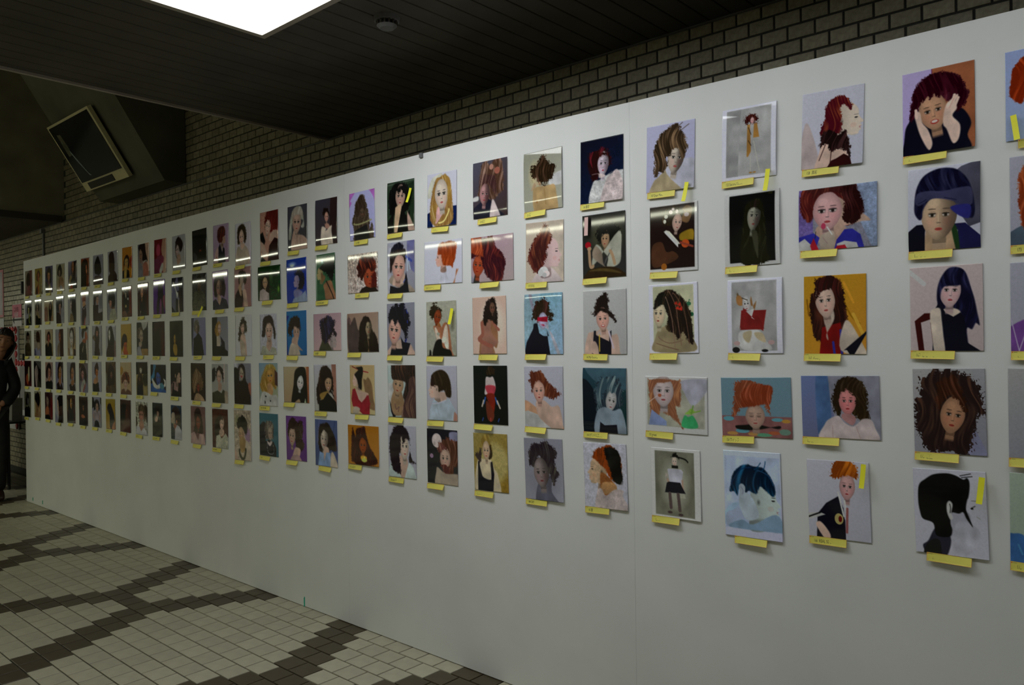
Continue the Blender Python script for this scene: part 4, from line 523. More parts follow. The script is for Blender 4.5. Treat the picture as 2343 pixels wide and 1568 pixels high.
5.4|-7.1563 0.9610 0.1881 0.2476 0.0108 26 52|15|0| |dusky woman with long hair, brown ground|b 321 422;h 211 322 3 2560 30 30 45 12 70 15 85 40 80 70 60 60 30 60;f 50 38 20 26 864 0 0;h 211 322 2 3030 45 14 65 20 55 30;g a64 25 70 35 62 60 65 70 72 40 75;G 111 0099 05 75 50 78 90 70 99 99
4.0|-7.3639 2.1372 0.1908 0.2415 0.0007 26 49|10|b| |half face over dark jacket, top edge glare|b 99b 211;G 211 50 00 99 00 99 99 60 99;f 58 22 30 44 a75 0 0;k 211 4 45 10 42 40 50 45;g a96 10 70 30 50 45 60 40 75 20 80;g cb9 08 90 20 75 25 90 15 99;G 222 30 70 60 55 80 60 80 99 30 99;G a42 22 99 25 88 50 85 50 99
4.1|-7.3876 1.8490 0.1859 0.2445 0.0002 26 50|10|0| |white profile with black hair over fur collar|b aab aaa;f 40 40 20 36 dcc -.4 0;h 111 211 2 3530 30 12 45 04 70 02 95 10 95 99 60 99 55 70 45 55 50 30 42 20;g 875 25 85 35 70 55 72 70 85 65 99 25 99
4.2|-7.4095 1.5561 0.1861 0.2482 0.0003 26 51|12|0| |smiling white face with red brown hair|b aaa b96;f 50 38 46 56 ddd 0 0;h 211 632 2 3035 30 15 40 05 60 02 80 10 90 35 85 60 70 72 75 50 70 20 50 08 38 18;G ddd 25 99 30 75 50 70 65 80 65 99;k 522 4 15 75 30 99;G 311 75 75 99 80 99 99 75 99
4.3|-7.4260 1.2502 0.1907 0.2515 0.0086 26 52|15|0| |woman with olive face turned, lower dark collar|b 99a 99a;f 62 38 42 52 b86 .1 -3;h 211 321 2 4055 38 30 50 05 80 02 99 10 99 60 90 70 88 30 65 18 50 35 48 60;g a75 50 65 85 62 80 78 50 80;G 322 40 99 25 80 45 75 60 85 90 75 99 99
4.4|-7.4410 0.9650 0.1911 0.2466 0.0130 26 50|15|0| |candle bright face in black hood|b 311 522;g 764 00 15 20 25 15 60 00 50;h 111 211 1 2060 20 30 40 08 65 08 80 30 78 55 65 60;f 55 30 32 40 da6 .2 0 l;G 111 0599 15 65 45 52 75 52 85 70 90 99
3.0|-7.6565 2.1340 0.2003 0.2434 -0.0175 26 48|12|0| |dark curly crop woman in beige, plain ground|b 998 a97;h 111 211 3 15 35 20 15 45 03 65 15 70 35 55 48 20 42;f 40 34 28 26 876 -.1 0;g 975 2599 30 60 40 48 60 48 90 62 90 99;g 99a 50 80 70 85 80 99 50 99;k 332 3 33 55 45 90
3.1|-7.6776 1.8459 0.1928 0.2453 0.0054 26 49|12|0| |woman with bob turned to grey curtain|b 334 99a;G aab 70 00 99 00 99 99 65 99;h 111 211 1 2050 25 25 50 06 75 12 80 35 70 45 62 28 45 28 30 55;f 50 38 30 38 b98 .1 0;h 111 211 1 30 30 35 14 65 14 65 25;g a87 40 60 60 55 60 68 45 70;G 322 0599 10 60 40 62 60 75 68 99
3.2|-7.7043 1.5479 0.1906 0.2454 0.0044 26 49|12|0| |long brown hair swallowing half of frame|b aab 99a;G 311 50 00 99 00 99 99 60 99;h 521 753 2 45 20 55 05 70 05 70 40 60 50 50 40;f 58 30 26 36 a64 0 0;g 876 30 60 55 48 60 70 50 90 30 99 25 80
3.3|-7.7156 1.2515 0.1846 0.2498 0.0120 26 50|12|0| |narrow face with brown hair and light collar|b 99b 88a;f 58 38 46 56 b85 .1 -3;h 211 321 2 3055 30 25 45 04 70 01 99 05 99 70 88 70 88 30 65 15 45 30 40 60;g a75 40 65 75 62 70 80 40 80;G 322 20 99 15 80 40 72 60 90 80 75 99 99
3.4|-7.7359 0.9519 0.1935 0.2464 0.0175 26 49|12|0| |black hair curtain beside white misty side|b bbc aab;h 111 211 1 4599 50 70 40 40 32 15 50 03 99 00 99 99;g dba 30 18 42 20 50 45 40 60 30 40;g a76 48 55 55 60 50 78 45 70;g 99b 00 65 20 75 40 90 35 99 00 99
2.0|-7.9473 2.1348 0.1860 0.2444 -0.0181 26 48|12|c| |woman with heavy black bob, dark lilac ground|b 446 547;h 111 211 2 2045 20 25 50 06 75 15 85 40 80 60 65 62 68 30 40 28 35 60;f 50 36 34 42 b86 0 0;h 111 211 1 28 30 35 14 65 12 65 24 40 24;g 744 40 60 60 58 60 70 50 75;g 443 00 60 40 70 40 99 00 99;g 875 50 75 70 70 90 99 50 99
2.1|-7.9626 1.8463 0.2299 0.1949 0.0004 26 40|12|0| |slim dark haired figure beside tan wall|b ba8 a97;g 976 00 45 30 30 40 60 30 99 00 99;h 111 211 1 5050 55 25 65 12 80 12 88 35 85 60 75 99 60 99;f 68 32 18 30 a86 0 0;G 111 55 55 85 50 80 75 72 99 58 99;g 975 78 75 90 80 85 99 70 99
2.2|-7.9690 1.5517 0.1952 0.2462 0.0033 26 48|12|0| |person with dark hair in open black shirt|b ba9 a96;h 211 311 1 20 40 25 20 50 08 68 18 72 35 60 40 30 42;f 46 34 34 34 a65 0 0;g a75 35 50 55 48 58 60 40 72;G 111 0599 00 62 25 50 38 68 55 48 85 55 95 99
2.3|-7.9785 1.2487 0.1912 0.2493 -0.0043 26 48|12|0| |smiling woman with dark bob, lacy black top|b a87 bab;h 322 433 1 1055 12 25 45 04 75 12 85 40 75 58 65 30 40 30 30 60;f 55 38 38 46 b87 .1 0 m;h 322 433 1 20 30 30 10 70 12 70 25 40 22;g b86 40 60 65 58 65 70 40 72;G 222 0599 05 75 35 70 60 72 80 66 98 75 95 99
2.4|-7.9973 0.9678 0.1974 0.2483 0.0079 26 48|12|0| |shadowed bare shoulder, red brown ground|b 433 633;f 35 32 32 44 987 -.1 0;h 311 422 2 15 15 30 04 60 04 75 30 70 55 55 50 50 25 30 15;g a64 05 75 15 58 40 52 55 70 50 85 10 85;G 111 0099 00 88 40 82 70 88 85 99;g 711 75 30 99 20 99 99 80 80
1.0|-8.2259 2.1332 0.2001 0.2445 -0.0081 26 46|20|0| |woman in dim green gold haze|b 983 a85;h 532 743 2 25 45 25 20 50 08 70 20 72 45 60 50;f 50 34 28 38 a64 0 0;g 985 60 40 99 30 99 99 65 99;g a63 35 75 45 60 55 60 65 99 45 99;G 422 10 99 15 78 35 65 45 99
1.1|-8.2501 1.8443 0.1889 0.2431 -0.0087 26 46|5|0| |bob haired woman in black, rosy wall|b 887 877;h 111 211 1 15 40 20 20 40 08 60 15 65 40 50 45 30 45;f 38 36 28 34 987 -.1 0;g 986 30 52 50 50 75 75 45 75 25 60;G 111 1599 18 65 35 62 55 75 85 75 90 99
1.2|-8.2773 1.5528 0.1907 0.2439 -0.0045 26 46|15|0| |woman turned away by white tiles|b 998 988;k 554 1 00 12 40 12;k 554 1 00 22 30 22;k 554 1 00 32 30 32;k 554 1 00 42 30 42;h 321 522 1 30 35 35 12 55 05 78 15 85 35 80 48 55 50 40 45;g a98 50 50 75 50 80 70 50 80;G 99b 0599 10 75 40 68 60 80 85 70 95 99;g 557 05 75 25 80 30 99 05 99
1.3|-8.2926 1.2554 0.1938 0.2492 0.0030 26 47|15|0| |ghostly face split by black hair|b 111 211;g a99 15 60 12 35 40 15 60 40 55 60 60 85 40 99 25 95;k 332 3 45 25 50 45;g 443 55 70 80 80 99 99 50 99
1.4|-8.3016 0.9692 0.1723 0.2465 0.0159 26 46|15|0| |dark updo with long neck, tan edge|b 998 a95;h 111 211 2 10 30 15 10 35 08 55 04 80 10 90 30 80 55 60 62 30 45;g 864 30 45 55 60 60 80 55 99 05 99 25 75;g a86 70 60 99 55 99 99 65 99
0.0|-8.5070 2.1317 0.2019 0.2421 -0.0069 26 45|0|0| |dark figure from behind, red brown half|b 998 633;h 211 311 2 20 50 25 20 45 08 65 20 75 50 70 60 40 62;G 633 60 00 99 00 99 99 70 99;h 211 311 2 22 45 35 12 60 12 75 45 65 62 35 60;g 744 40 62 60 58 80 65 90 99 40 99
0.1|-8.5266 1.8464 0.1905 0.2418 -0.0043 26 45|-3|0| |woman with black bob and yellow scarf|b 99a aab;h 111 211 1 30 45 35 15 60 05 90 15 95 40 85 50 75 60 55 30 40 55;f 55 40 24 34 bb8 -.1 0;h 111 211 1 35 30 45 12 75 15 75 30 50 28;g 887 50 60 75 55 75 70 55 70;G 222 1599 20 75 50 72 75 60 95 70 95 99;k ab4 5 75 60 60 80 75 90
0.2|-8.5514 1.5490 0.1816 0.2436 0.0099 26 45|0|0| |person in dark olive jacket, grey ground|b 998 887;h 111 211 1 25 35 30 12 50 04 75 15 78 35 60 30 45 30 35 42;f 55 30 26 24 876 0 0;g 765 45 42 65 40 60 52 50 52;G 332 0099 05 60 30 45 50 50 75 48 95 70 99 99
0.3|-8.5616 1.2576 0.1908 0.2471 0.0089 26 46|0|0| |close pale cheek with dark brown curls|b 211 622;h 211 522 3 05 60 10 20 40 05 75 05 90 30 95 70 80 90 60 60;g bb9 55 30 68 22 75 45 70 75 55 80 50 55;g a53 25 60 45 50 55 75 50 95 25 80
0.4|-8.5837 0.9558 0.1828 0.2458 0.0074 26 45|0|0| |black clad figure, gloomy grey ground|b 554 776;h 111 211 2 20 50 25 20 45 05 70 12 75 40 65 50 40 52;f 58 38 18 30 777 0 0 x;G 111 0599 05 68 30 58 45 62 70 55 90 65 88 99'''
def text_mesh(body, height, maxw, squeeze=.62):
    cu = bpy.data.curves.new('t', 'FONT'); cu.body = body; cu.size = 1; cu.resolution_u = 2
    o = bpy.data.objects.new('t', cu); C.objects.link(o); bpy.context.view_layer.update(); dg = bpy.context.evaluated_depsgraph_get()
    me = bpy.data.meshes.new_from_object(o.evaluated_get(dg)); bpy.data.objects.remove(o); bpy.data.curves.remove(cu)
    n = len(me.vertices)
    if not n: return None, 0
    co = np.empty(n * 3); me.vertices.foreach_get('co', co); co = co.reshape(-1, 3)
    s = height / .73; sx = s * squeeze; wd_ = np.ptp(co[:, 0]) * sx
    if wd_ > maxw: sx *= maxw / wd_; wd_ = maxw
    x0 = co[:, 0].min()
    out = np.zeros_like(co); out[:, 0] = (co[:, 0] - x0) * sx; out[:, 2] = co[:, 1] * s; out[:, 1] = 0
    me.vertices.foreach_set('co', out.ravel()); me.update(); return me, wd_
def place(me, dx, dy, dz):
    n = len(me.vertices); co = np.empty(n * 3); me.vertices.foreach_get('co', co); co = co.reshape(-1, 3) + (dx, dy, dz); me.vertices.foreach_set('co', co.ravel()); me.update()
def bend(me, dx, dz, sy, cw, ch):
    n = len(me.vertices); co = np.empty(n * 3); me.vertices.foreach_get('co', co); co = co.reshape(-1, 3) + (dx, 0, dz)
    co[:, 1] = sy(co[:, 2] / ch, co[:, 0] / cw + .5) - .0005; me.vertices.foreach_set('co', co.ravel()); me.update()
def s2l(a): return np.where(a > .04045, ((a + .055) / 1.055) ** 2.4, a / 12.92)
def make_print(key, geo, curl, desc, spec):
    x, z, w, h, ang = map(float, geo[:5]); W, H = int(geo[5]), int(geo[6]); c, r = map(int, key.split('.')); seed = c * 7 + r * 31 + 1
    a = s2l(Paint(W, H, w / h, seed).run(spec))
    u, v = np.meshgrid(np.linspace(0, 1, W), np.linspace(0, 1, H)); rs = random.Random(seed)
    T4 = 1 - np.abs(2 * v - 1) ** 4
    if curl in ('b', 'c'):      # laminated prints belly out a little between their taped edges
        amp = (.0042 if c >= 22 else .0021) if curl == 'b' else .0015
        y = -.0022 - amp * T4 * (1 + .10 * np.sin(2.2 * u + seed))
    else:
        y = -.0022 - .00025 * T4
        if r in (0, 4) and rs.random() < .6: y -= (.002 + .003 * rs.random()) * v ** 7 * (.4 + u)
    y = np.minimum(y, -.0018)
    P = np.stack([(u - .5) * w, y, (.5 - v) * h], -1).reshape(-1, 3)
    ring = np.concatenate([np.arange(W), np.arange(1, H) * W + W - 1, (H - 1) * W + np.arange(W - 2, -1, -1), np.arange(H - 2, 0, -1) * W])
    B = P[ring].copy(); B[:, 1] += .0009; n = W * H
    i = np.arange(n).reshape(H, W); q = np.stack([i[:-1, :-1], i[1:, :-1], i[1:, 1:], i[:-1, 1:]], -1).reshape(-1, 4)
    m = len(ring); j = np.arange(m); q2 = np.stack([ring, ring[(j + 1) % m], n + (j + 1) % m, n + j], -1)
    co = np.concatenate([P, B]); f = np.concatenate([q, q2]); me = bpy.data.meshes.new('photo_print')
    me.vertices.add(len(co)); me.vertices.foreach_set('co', co.ravel()); me.loops.add(f.size); me.loops.foreach_set('vertex_index', f.ravel())
    me.polygons.add(len(f)); me.polygons.foreach_set('loop_start', np.arange(0, f.size, 4)); me.polygons.foreach_set('use_smooth', np.ones(len(f), bool))
    me.update(calc_edges=True)
    at = me.color_attributes.new('paint', 'FLOAT_COLOR', 'POINT'); col = np.ones((len(co), 4)); col[:n, :3] = a.reshape(-1, 3); col[n:, :3] = .75
    at.data.foreach_set('color', col.ravel())
    o = obj('photo_print', me, M_lam, None, (x, -.0004, z), label='photo print of ' + desc, category='photo', group='photo prints on the white wall')
    o.rotation_euler = (0, -ang, 0); return x, z, w, h, ang
NEAR_ROW = ['top', 'second', 'third', 'fourth', 'bottom']
for line in DATA.strip().split('\n'):
    key, geo, off, curl, cap, desc, spec = line.split('|'); c, r = map(int, key.split('.'))
    x, z, w, h, ang = make_print(key, geo.split(), curl, desc, spec)
    rs = random.Random(c * 5 + r); cw, ch = .117, .0245
    ca, sa = math.cos(ang), math.sin(ang); a2 = ang + rs.uniform(-.02, .02)
    lx = -w / 2 + w * float(off) / 100; lz = -h / 2 + (.0015 if c > 21 else -.003) - ch / 2
    if key == '11.4': lz -= .004
    lx += cw / 2; px, pz = x + lx * ca - lz * sa, z + lx * sa + lz * ca
    t = empty('caption_strip', (px, 0, pz), label='yellow caption under print of ' + desc, category='label', group='yellow captions on the white wall'); t.rotation_euler = (0, -a2, 0)
    lift = .003 + rs.random() * (.006 if c > 11 else .004); N = 8
    def sy(s_, f_): return -.0045 - lift * (.5 - s_) ** 2 * (.6 + .8 * f_)          # curls off the wall towards its lower edge
    b = MB()
    for k in range(N + 1):
        f_ = k / N; X = (f_ - .5) * cw
        for s_ in (.5, 0, -.5): b.v.append((X, sy(s_, f_), s_ * ch))
        for s_ in (.5, -.5): b.v.append((X, sy(s_, f_) + .0006, s_ * ch))
    for k in range(N):
        p, q = k * 5, k * 5 + 5
        b.f += [(p, p + 1, q + 1, q), (p + 1, p + 2, q + 2, q + 1), (p + 3, q + 3, q + 4, p + 4), (p, q, q + 3, p + 3), (p + 2, p + 4, q + 4, q + 2)]
    b.f += [(0, 3, 4, 2, 1), (N * 5, N * 5 + 1, N * 5 + 2, N * 5 + 4, N * 5 + 3)]
    b.build('paper', M_yel, t)
    e = .0006
    def flat(m, X0, X1, Z0, Z1, n=1):
        for k in range(n):
            a_, b_ = X0 + (X1 - X0) * k / n, X0 + (X1 - X0) * (k + 1) / n; i0 = len(m.v)
            for X, Z in ((a_, Z0), (b_, Z0), (b_, Z1), (a_, Z1)): m.v.append((X, sy(Z / ch, X / cw + .5) - .0004, Z))
            m.f.append((i0, i0 + 1, i0 + 2, i0 + 3))
    if c >= 12:
        g = MB(); flat(g, -cw / 2, cw / 2, ch / 2 - e, ch / 2, 8); flat(g, -cw / 2, cw / 2, -ch / 2, -ch / 2 + e, 8); flat(g, -cw / 2, -cw / 2 + e, -ch / 2, ch / 2); flat(g, cw / 2 - e, cw / 2, -ch / 2, ch / 2)
        g.build('border_line', M_orange, t)
        g = MB(); flat(g, -cw / 2 + .002, -cw / 2 + .0045, ch / 2 - .0045, ch / 2 - .002); g.build('red_mark', M_red, t)
        g = MB(); flat(g, -cw / 2 + .006, -cw / 2 + .015, ch / 2 - .0038, ch / 2 - .003); g.build('small_print', M_ink, t)
        if c >= 19:
            me, _ = text_mesh('P', .005, .01); bend(me, -cw / 2 + .003, -ch / 2 + .002, sy, cw, ch); obj('letter', me, M_orange, t)
    if cap.strip():
        num, _, rest_ = cap.partition(' '); small = key in ('24.1', '24.2', '26.3'); two = key == '25.4'
        me, wn = text_mesh(num, .0105, .03, .52); bend(me, -cw / 2 + .0165, -.0062, sy, cw, ch); obj('number', me, M_ink, t)
        if rest_:
            gap = .0225 if c in (28, 27, 26) and not small and key != '27.0' and key != '27.4' else .0195
            me, wt = text_mesh(rest_, .0058 if small else .0105, cw - .024 - wn - gap + .004, .62)
            if me: bend(me, -cw / 2 + gap + wn, -.0062, sy, cw, ch); obj('title', me, M_ink, t)
    else:
        g = MB(); X = -cw / 2 + .017
        for k in range(rs.randint(4, 7)):
            d = rs.uniform(.004, .008)
            flat(g, X, X + .0012, -.0055, .0045); flat(g, X, X + d, rs.uniform(-.003, .003), rs.uniform(.0035, .0042)); X += d + .0025 + (.007 if k == 1 else 0)
        g.build('writing', M_ink, t)
# ---------------------------------------------------------------- loose sticky tabs
def tab(x0, z0, x1, z1, w, m, lab, name='sticky_tab', lift=.012):
    """paper tab from its stuck top (x0,z0) to its loose lower end (x1,z1)"""
    n = 10; b = MB(); dx, dz = x1 - x0, z1 - z0; L = math.hypot(dx, dz); nx, nz = -dz / L * w / 2, dx / L * w / 2
    for k in range(n + 1):
        f = k / n; y = -.0135 - lift * f ** 1.6
        for s in (-1, 1): b.v.append((dx * f + s * nx, y, dz * f + s * nz))
        for s in (-1, 1): b.v.append((dx * f + s * nx, y + .0007, dz * f + s * nz))
    for k in range(n):
        p, q = 4 * k, 4 * k + 4; b.f += [(p, p + 1, q + 1, q), (p + 2, q + 2, q + 3, p + 3), (p, q, q + 2, p + 2), (p + 1, p + 3, q + 3, q + 1)]
    b.f += [(0, 2, 3, 1), (4 * n, 4 * n + 1, 4 * n + 3, 4 * n + 2)]
    b.build(name, m, None, (x0, 0, z0), smooth=False, label=lab, category='note')
tab(-1.3880, 2.0677, -1.3973, 1.9981, 0.0154, M_tab, 'yellow tab hanging from the dark lamplit print in the top rows')
tab(-1.0860, 2.0673, -1.0919, 1.9938, 0.0150, M_tab, 'yellow tab between the tiny scarf figure and the dim face')
tab(-0.7929, 1.1081, -0.7967, 1.0350, 0.0145, M_tab, 'yellow tab beside the orange curls and varsity jacket print')
tab(-0.4743, 1.1013, -0.4805, 1.0276, 0.0152, M_tab, 'yellow tab on the black and white profile print')
tab(-0.3886, 2.1042, -0.3783, 2.0332, 0.0143, M_tab, 'yellow tab at the right frame edge on the pale blue print')
tab(-2.6101, 1.6607, -2.6187, 1.5866, 0.0189, M_tab, 'yellow tab beside the bowed woman in ruffled cream top')
tab(-2.8887, 2.2587, -2.9053, 2.1894, 0.0170, M_tab, 'bright yellow tab on the print of the black shag hair')
tab(-5.0070, 1.7663, -5.0484, 1.6993, 0.0196, M_tab, 'yellow tab low on the dim sequinned jacket print')
tab(-1.8347, 1.9928, -1.8364, 1.9196, 0.0174, M_pink, 'pale pink tape strip on the print with the red apple', 'tape_strip', .002)
# ---------------------------------------------------------------- things on the bricks at the far left
yb = BY - .002
t = empty('poster', (-11.76, yb, 2.2), label='large grey lilac poster with pink edge at the left frame edge', category='poster')
MB().box(-.46, .46, -.004, .0, -.30, .30).build('sheet', mat('pink_poster_border', (.62, .22, .26), .4), t)
MB().box(-.43, .43, -.0055, -.0042, -.27, .27).build('print_area', mat('lilac_poster', (.44, .40, .45), .3, .3, 5), t)
MB().prism([(-.1, -.25), (.3, -.25), (.33, .0), (.22, .1), (.1, .02), (-.05, .08)], -.0065, -.0057).build('dark_figure', mat('poster_dark', (.10, .09, .12), .4, .3, 8), t)
MB().box(-.3, .22, -.003, 0, -.055, .055).build('paper_notice', mat('plain_paper', (.62, .62, .64), .6, .05), None, (-11.52, yb, 1.83), label='white paper notice below the large grey lilac poster', category='notice')
t = empty('arrow_sign', (-10.78, yb, 1.908), label='pink paper sign with black arrow pointing left on the bricks', category='sign')
MB().box(-.172, .172, -.003, 0, -.134, .134).build('paper', mat('white_sign_paper', (.62, .58, .6), .6, .04), t)
MB().box(-.172, .172, -.0042, -.0031, -.03, .128).build('pink_field', mat('pink_sign', (.62, .19, .26), .6, .12, 12), t)
MB().prism([(-.165, -.055), (-.10, -.012), (-.105, -.045), (.172, -.045), (.172, -.066), (-.105, -.066), (-.10, -.104)], -.0055, -.0043).build('arrow', M_ink, t)
me, w_ = text_mesh('この先', .048, .23, .9); place(me, -.10, -.006, .045); obj('upper_lettering', me, M_ink, t)
me, w_ = text_mesh('会場', .052, .23, 1.0); place(me, -.09, -.006, -.022); obj('lower_lettering', me, mat('white_lettering', (.7, .65, .68), .6), t)
M_rd = mat('red_paper', (.50, .03, .04), .5, .1); M_wp = mat('white_garland_paper', (.58, .57, .6), .6, .06); M_gp = mat('grey_board_sheet', (.27, .26, .27), .6, .15, 6)
def garland(name, x0, x1, z0, z1, lab, sides):
    t = empty(name, ((x0 + x1) / 2, yb, (z0 + z1) / 2), label=lab, category='board'); hx_, hz = (x1 - x0) / 2, (z1 - z0) / 2
    MB().box(-hx_, hx_, -.02, 0, -hz, hz).build('backing', M_wp, t); MB().box(-hx_ + .07, hx_ - .07, -.023, -.0205, -hz + .07, hz - .07).build('sheet', M_gp, t)
    def dia(cx, cz, a, b): MB().prism([(cx - a, cz), (cx, cz + b), (cx + a, cz), (cx, cz - b)], -.034, -.0205).build('red_diamond', M_rd, t)
    if 't' in sides:
        n = max(2, int(2 * hx_ / .1))
        for i in range(n): dia(-hx_ + (i + .5) * 2 * hx_ / n, hz - .035, .045, .034)
    if 'r' in sides:
        n = int(2 * hz / .093)
        for i in range(n): dia(hx_ - .035, hz - (i + .5) * 2 * hz / n, .034, .043)
garland('notice_board', -11.75, -10.72, .52, 1.77, 'notice board edged with red and white paper diamonds behind the man', 'tr')
garland('small_board', -10.715, -10.30, .70, 1.36, 'smaller grey board with red diamond top edge beside the partition end', 't')
MB().box(-.06, .06, -.004, 0, -.06, .06).build('paper_notice', M_wp, None, (-10.83, yb - .036, 1.09), label='small white paper pinned low on the diamond edged board', category='notice')
t = empty('table', (-10.15, .26, 0), label='table under a black cloth behind the end of the partition', category='table')
MB().box(-.66, .66, -.20, .20, .70, .72).build('table_top', M_black, t)
g = MB(); n = 40
for k in range(n):
    a, b = -.66 + 1.32 * k / n, -.66 + 1.32 * (k + 1) / n; ya, yc = -.205 - .012 * math.sin(k * 1.3), -.205 - .012 * math.sin(k * 1.3 + 1.3)
    i = len(g.v); g.v += [(a, ya, .06), (b, yc, .06), (b, -.203, .715), (a, -.203, .715), (a, ya + .006, .06), (b, yc + .006, .06), (b, -.197, .715), (a, -.197, .715)]
    g.f += [(i, i + 1, i + 2, i + 3), (i + 4, i + 7, i + 6, i + 5), (i, i + 4, i + 5, i + 1), (i + 3, i + 2, i + 6, i + 7)]
g.build('cloth', mat('black_cloth', (.02, .02, .018), .9, .2), t)
for sx in (-.62, .62):
    for sy_ in (-.17, .17): MB().cyl((sx, sy_), .015, 0, .70, 10).build('leg', M_black, t)
t = empty('paper_bag', (-9.80, .22, .72), label='grey carrier bag standing on the black table', category='bag')
MB().prism([(-.11, 0), (.11, 0), (.125, .24), (-.125, .24)], -.05, .05).build('body', mat('grey_bag', (.20, .19, .17), .7, .1), t)
for s in (-1, 1): MB().box(-.05, -.042, s * .045 - .003, s * .045 + .003, .23, .31).box(.042, .05, s * .045 - .003, s * .045 + .003, .23, .31).box(-.05, .05, s * .045 - .003, s * .045 + .003, .30, .31).build('handle', M_black, t)
# ---------------------------------------------------------------- the man at the end of the partition
PB = Vector((-9.012, -.219, 0)); EA = Vector((.26, .9656, 0)); FW = Vector((.9656, -.26, 0))
def W3(a, f, z): return PB + EA * a + FW * f + Vector((0, 0, z))
def skin(name, joints, edges, sub=2):
    me = bpy.data.meshes.new(name); me.from_pydata([W3(*j[:3]) - PB for j in joints], edges, []); me.update()
    o = bpy.data.objects.new(name, me); C.objects.link(o); m = o.modifiers.new('s', 'SKIN'); m.use_smooth_shade = True
    for v, j in zip(me.skin_vertices[0].data, joints):
        r = j[3] if isinstance(j[3], tuple) else (j[3], j[3]); v.radius = r
    me.skin_vertices[0].data[0].use_root = True
    s_ = o.modifiers.new('b', 'SUBSURF'); s_.levels = sub; s_.render_levels = sub
    bpy.context.view_layer.update(); dg = bpy.context.evaluated_depsgraph_get(); r = bpy.data.meshes.new_from_object(o.evaluated_get(dg))
    bpy.data.objects.remove(o); r.name = name; return r
man = empty('person', PB, label='man in black jacket and dark trousers peering past the partition end', category='person')
J = [(0, 0, .92, .12), (0, 0, 1.10, .105), (.01, 0, 1.28, .13), (.07, .01, 1.40, .055), (.105, .02, 1.46, .05), (.125, .025, 1.56, .065),
     (.165, 0, 1.345, .05), (.23, -.01, 1.10, .038), (.12, .09, .97, .03), (.10, .10, .93, .028),
     (-.145, 0, 1.345, .05), (-.20, -.01, 1.07, .038), (-.20, .05, .84, .028), (-.20, .06, .80, .03),
     (.085, 0, .86, .085), (.088, .01, .48, .058), (.072, 0, .10, .04), (.075, .02, .05, .04), (.085, .13, .03, .03),
     (-.085, 0, .86, .085), (-.095, .01, .48, .058), (-.11, 0, .10, .04), (-.11, .02, .05, .04), (-.12, .13, .03, .03)]
ED = [(0, 1), (1, 2), (2, 3), (3, 4), (4, 5), (2, 6), (6, 7), (7, 8), (8, 9), (2, 10), (10, 11), (11, 12), (12, 13), (0, 14), (14, 15), (15, 16), (16, 17), (17, 18), (0, 19), (19, 20), (20, 21), (21, 22), (22, 23)]
M_skin = mat('skin', (.42, .20, .11), .5, .08)
body = skin('body', J, ED)
bm = bmesh.new(); bm.from_mesh(body)
# head with brow, nose, cheeks and chin, turned and tilted towards the photographer
HC = W3(.135, .045, 1.578) - PB; tilt = math.radians(12)
def head_pt(th, ph, s=1.0, face=True):
    x, y, z = math.sin(th) * math.sin(ph), math.sin(th) * math.cos(ph), math.cos(th)     # y = forwards, x = sideways
    a, f, h = x * .075, y * .092, z * .112
    if z < 0: a *= 1 - .34 * (-z) ** 1.5; f *= 1 - .12 * (-z)
    if face and y > 0:
        f += .022 * math.exp(-(x / .16) ** 2 - ((z + .18) / .20) ** 2) + .010 * math.exp(-(x / .12) ** 2 - ((z + .02) / .25) ** 2)
        f += .006 * math.exp(-(x / .5) ** 2 - ((z - .22) / .09) ** 2) - .010 * math.exp(-((abs(x) - .36) / .16) ** 2 - ((z - .08) / .10) ** 2)
        f += .008 * math.exp(-(x / .28) ** 2 - ((z + .52) / .08) ** 2) + .009 * math.exp(-(x / .3) ** 2 - ((z + .86) / .12) ** 2) - .004 * math.exp(-(x / .3) ** 2 - ((z + .66) / .05) ** 2)
    a, f, h = a * s, f * s, h * s; a, h = a * math.cos(tilt) + h * math.sin(tilt), h * math.cos(tilt) - a * math.sin(tilt)
    return HC + EA * a + FW * f + Vector((0, 0, h))
def shell(bm, n, m, fn, keep=lambda i, j: True):
    g = [[bm.verts.new(fn(math.pi * i / n, 2 * math.pi * j / m)) for j in range(m)] for i in range(n + 1)]
    for i in range(n):
        for j in range(m):
            if keep(i, j): bm.faces.new((g[i][j], g[i + 1][j], g[i + 1][(j + 1) % m], g[i][(j + 1) % m]))
shell(bm, 40, 48, head_pt)
for sx in (-1, 1):   # ears
    c = HC + EA * (sx * .074) + FW * -.005 + Vector((0, 0, -.005 - sx * .009))
    shell(bm, 8, 10, lambda th, ph: c + EA * (.008 * math.sin(th) * math.sin(ph)) + FW * (.018 * math.sin(th) * math.cos(ph)) + Vector((0, 0, .030 * math.cos(th))))
# hands: palm and five bent fingers each
def finger(p, d1, d2, l, r):
    q = p; n = 5
    for seg in range(3):
        d = (d1 * (1 - seg / 2) + d2 * (seg / 2)).normalized(); e_ = q + d * l / 3
        u = d.orthogonal().normalized(); v = d.cross(u); ra, rb_ = r * (1 - .12 * seg), r * (1 - .12 * (seg + 1))
        A = [bm.verts.new(q + (u * math.cos(k * 1.2566) + v * math.sin(k * 1.2566)) * ra) for k in range(n)]; B = [bm.verts.new(e_ + (u * math.cos(k * 1.2566) + v * math.sin(k * 1.2566)) * rb_) for k in range(n)]
        for k in range(n): bm.faces.new((A[k], B[k], B[(k + 1) % n], A[(k + 1) % n]))
        bm.faces.new(A); bm.faces.new(B[::-1]); q = e_
for hand, dn in ((W3(-.20, .06, .80) - PB, Vector((0, 0, -1))), (W3(.10, .10, .93) - PB, (EA * -.25 + Vector((0, 0, -.95))).normalized())):
    for k, l in enumerate((.062, .075, .080, .072)): finger(hand + dn * .035 + FW * ((k - 1.5) * .017), dn, (dn + EA * .5).normalized(), l, .008)
    finger(hand + FW * .03, (dn * .6 + FW).normalized(), dn, .055, .009)
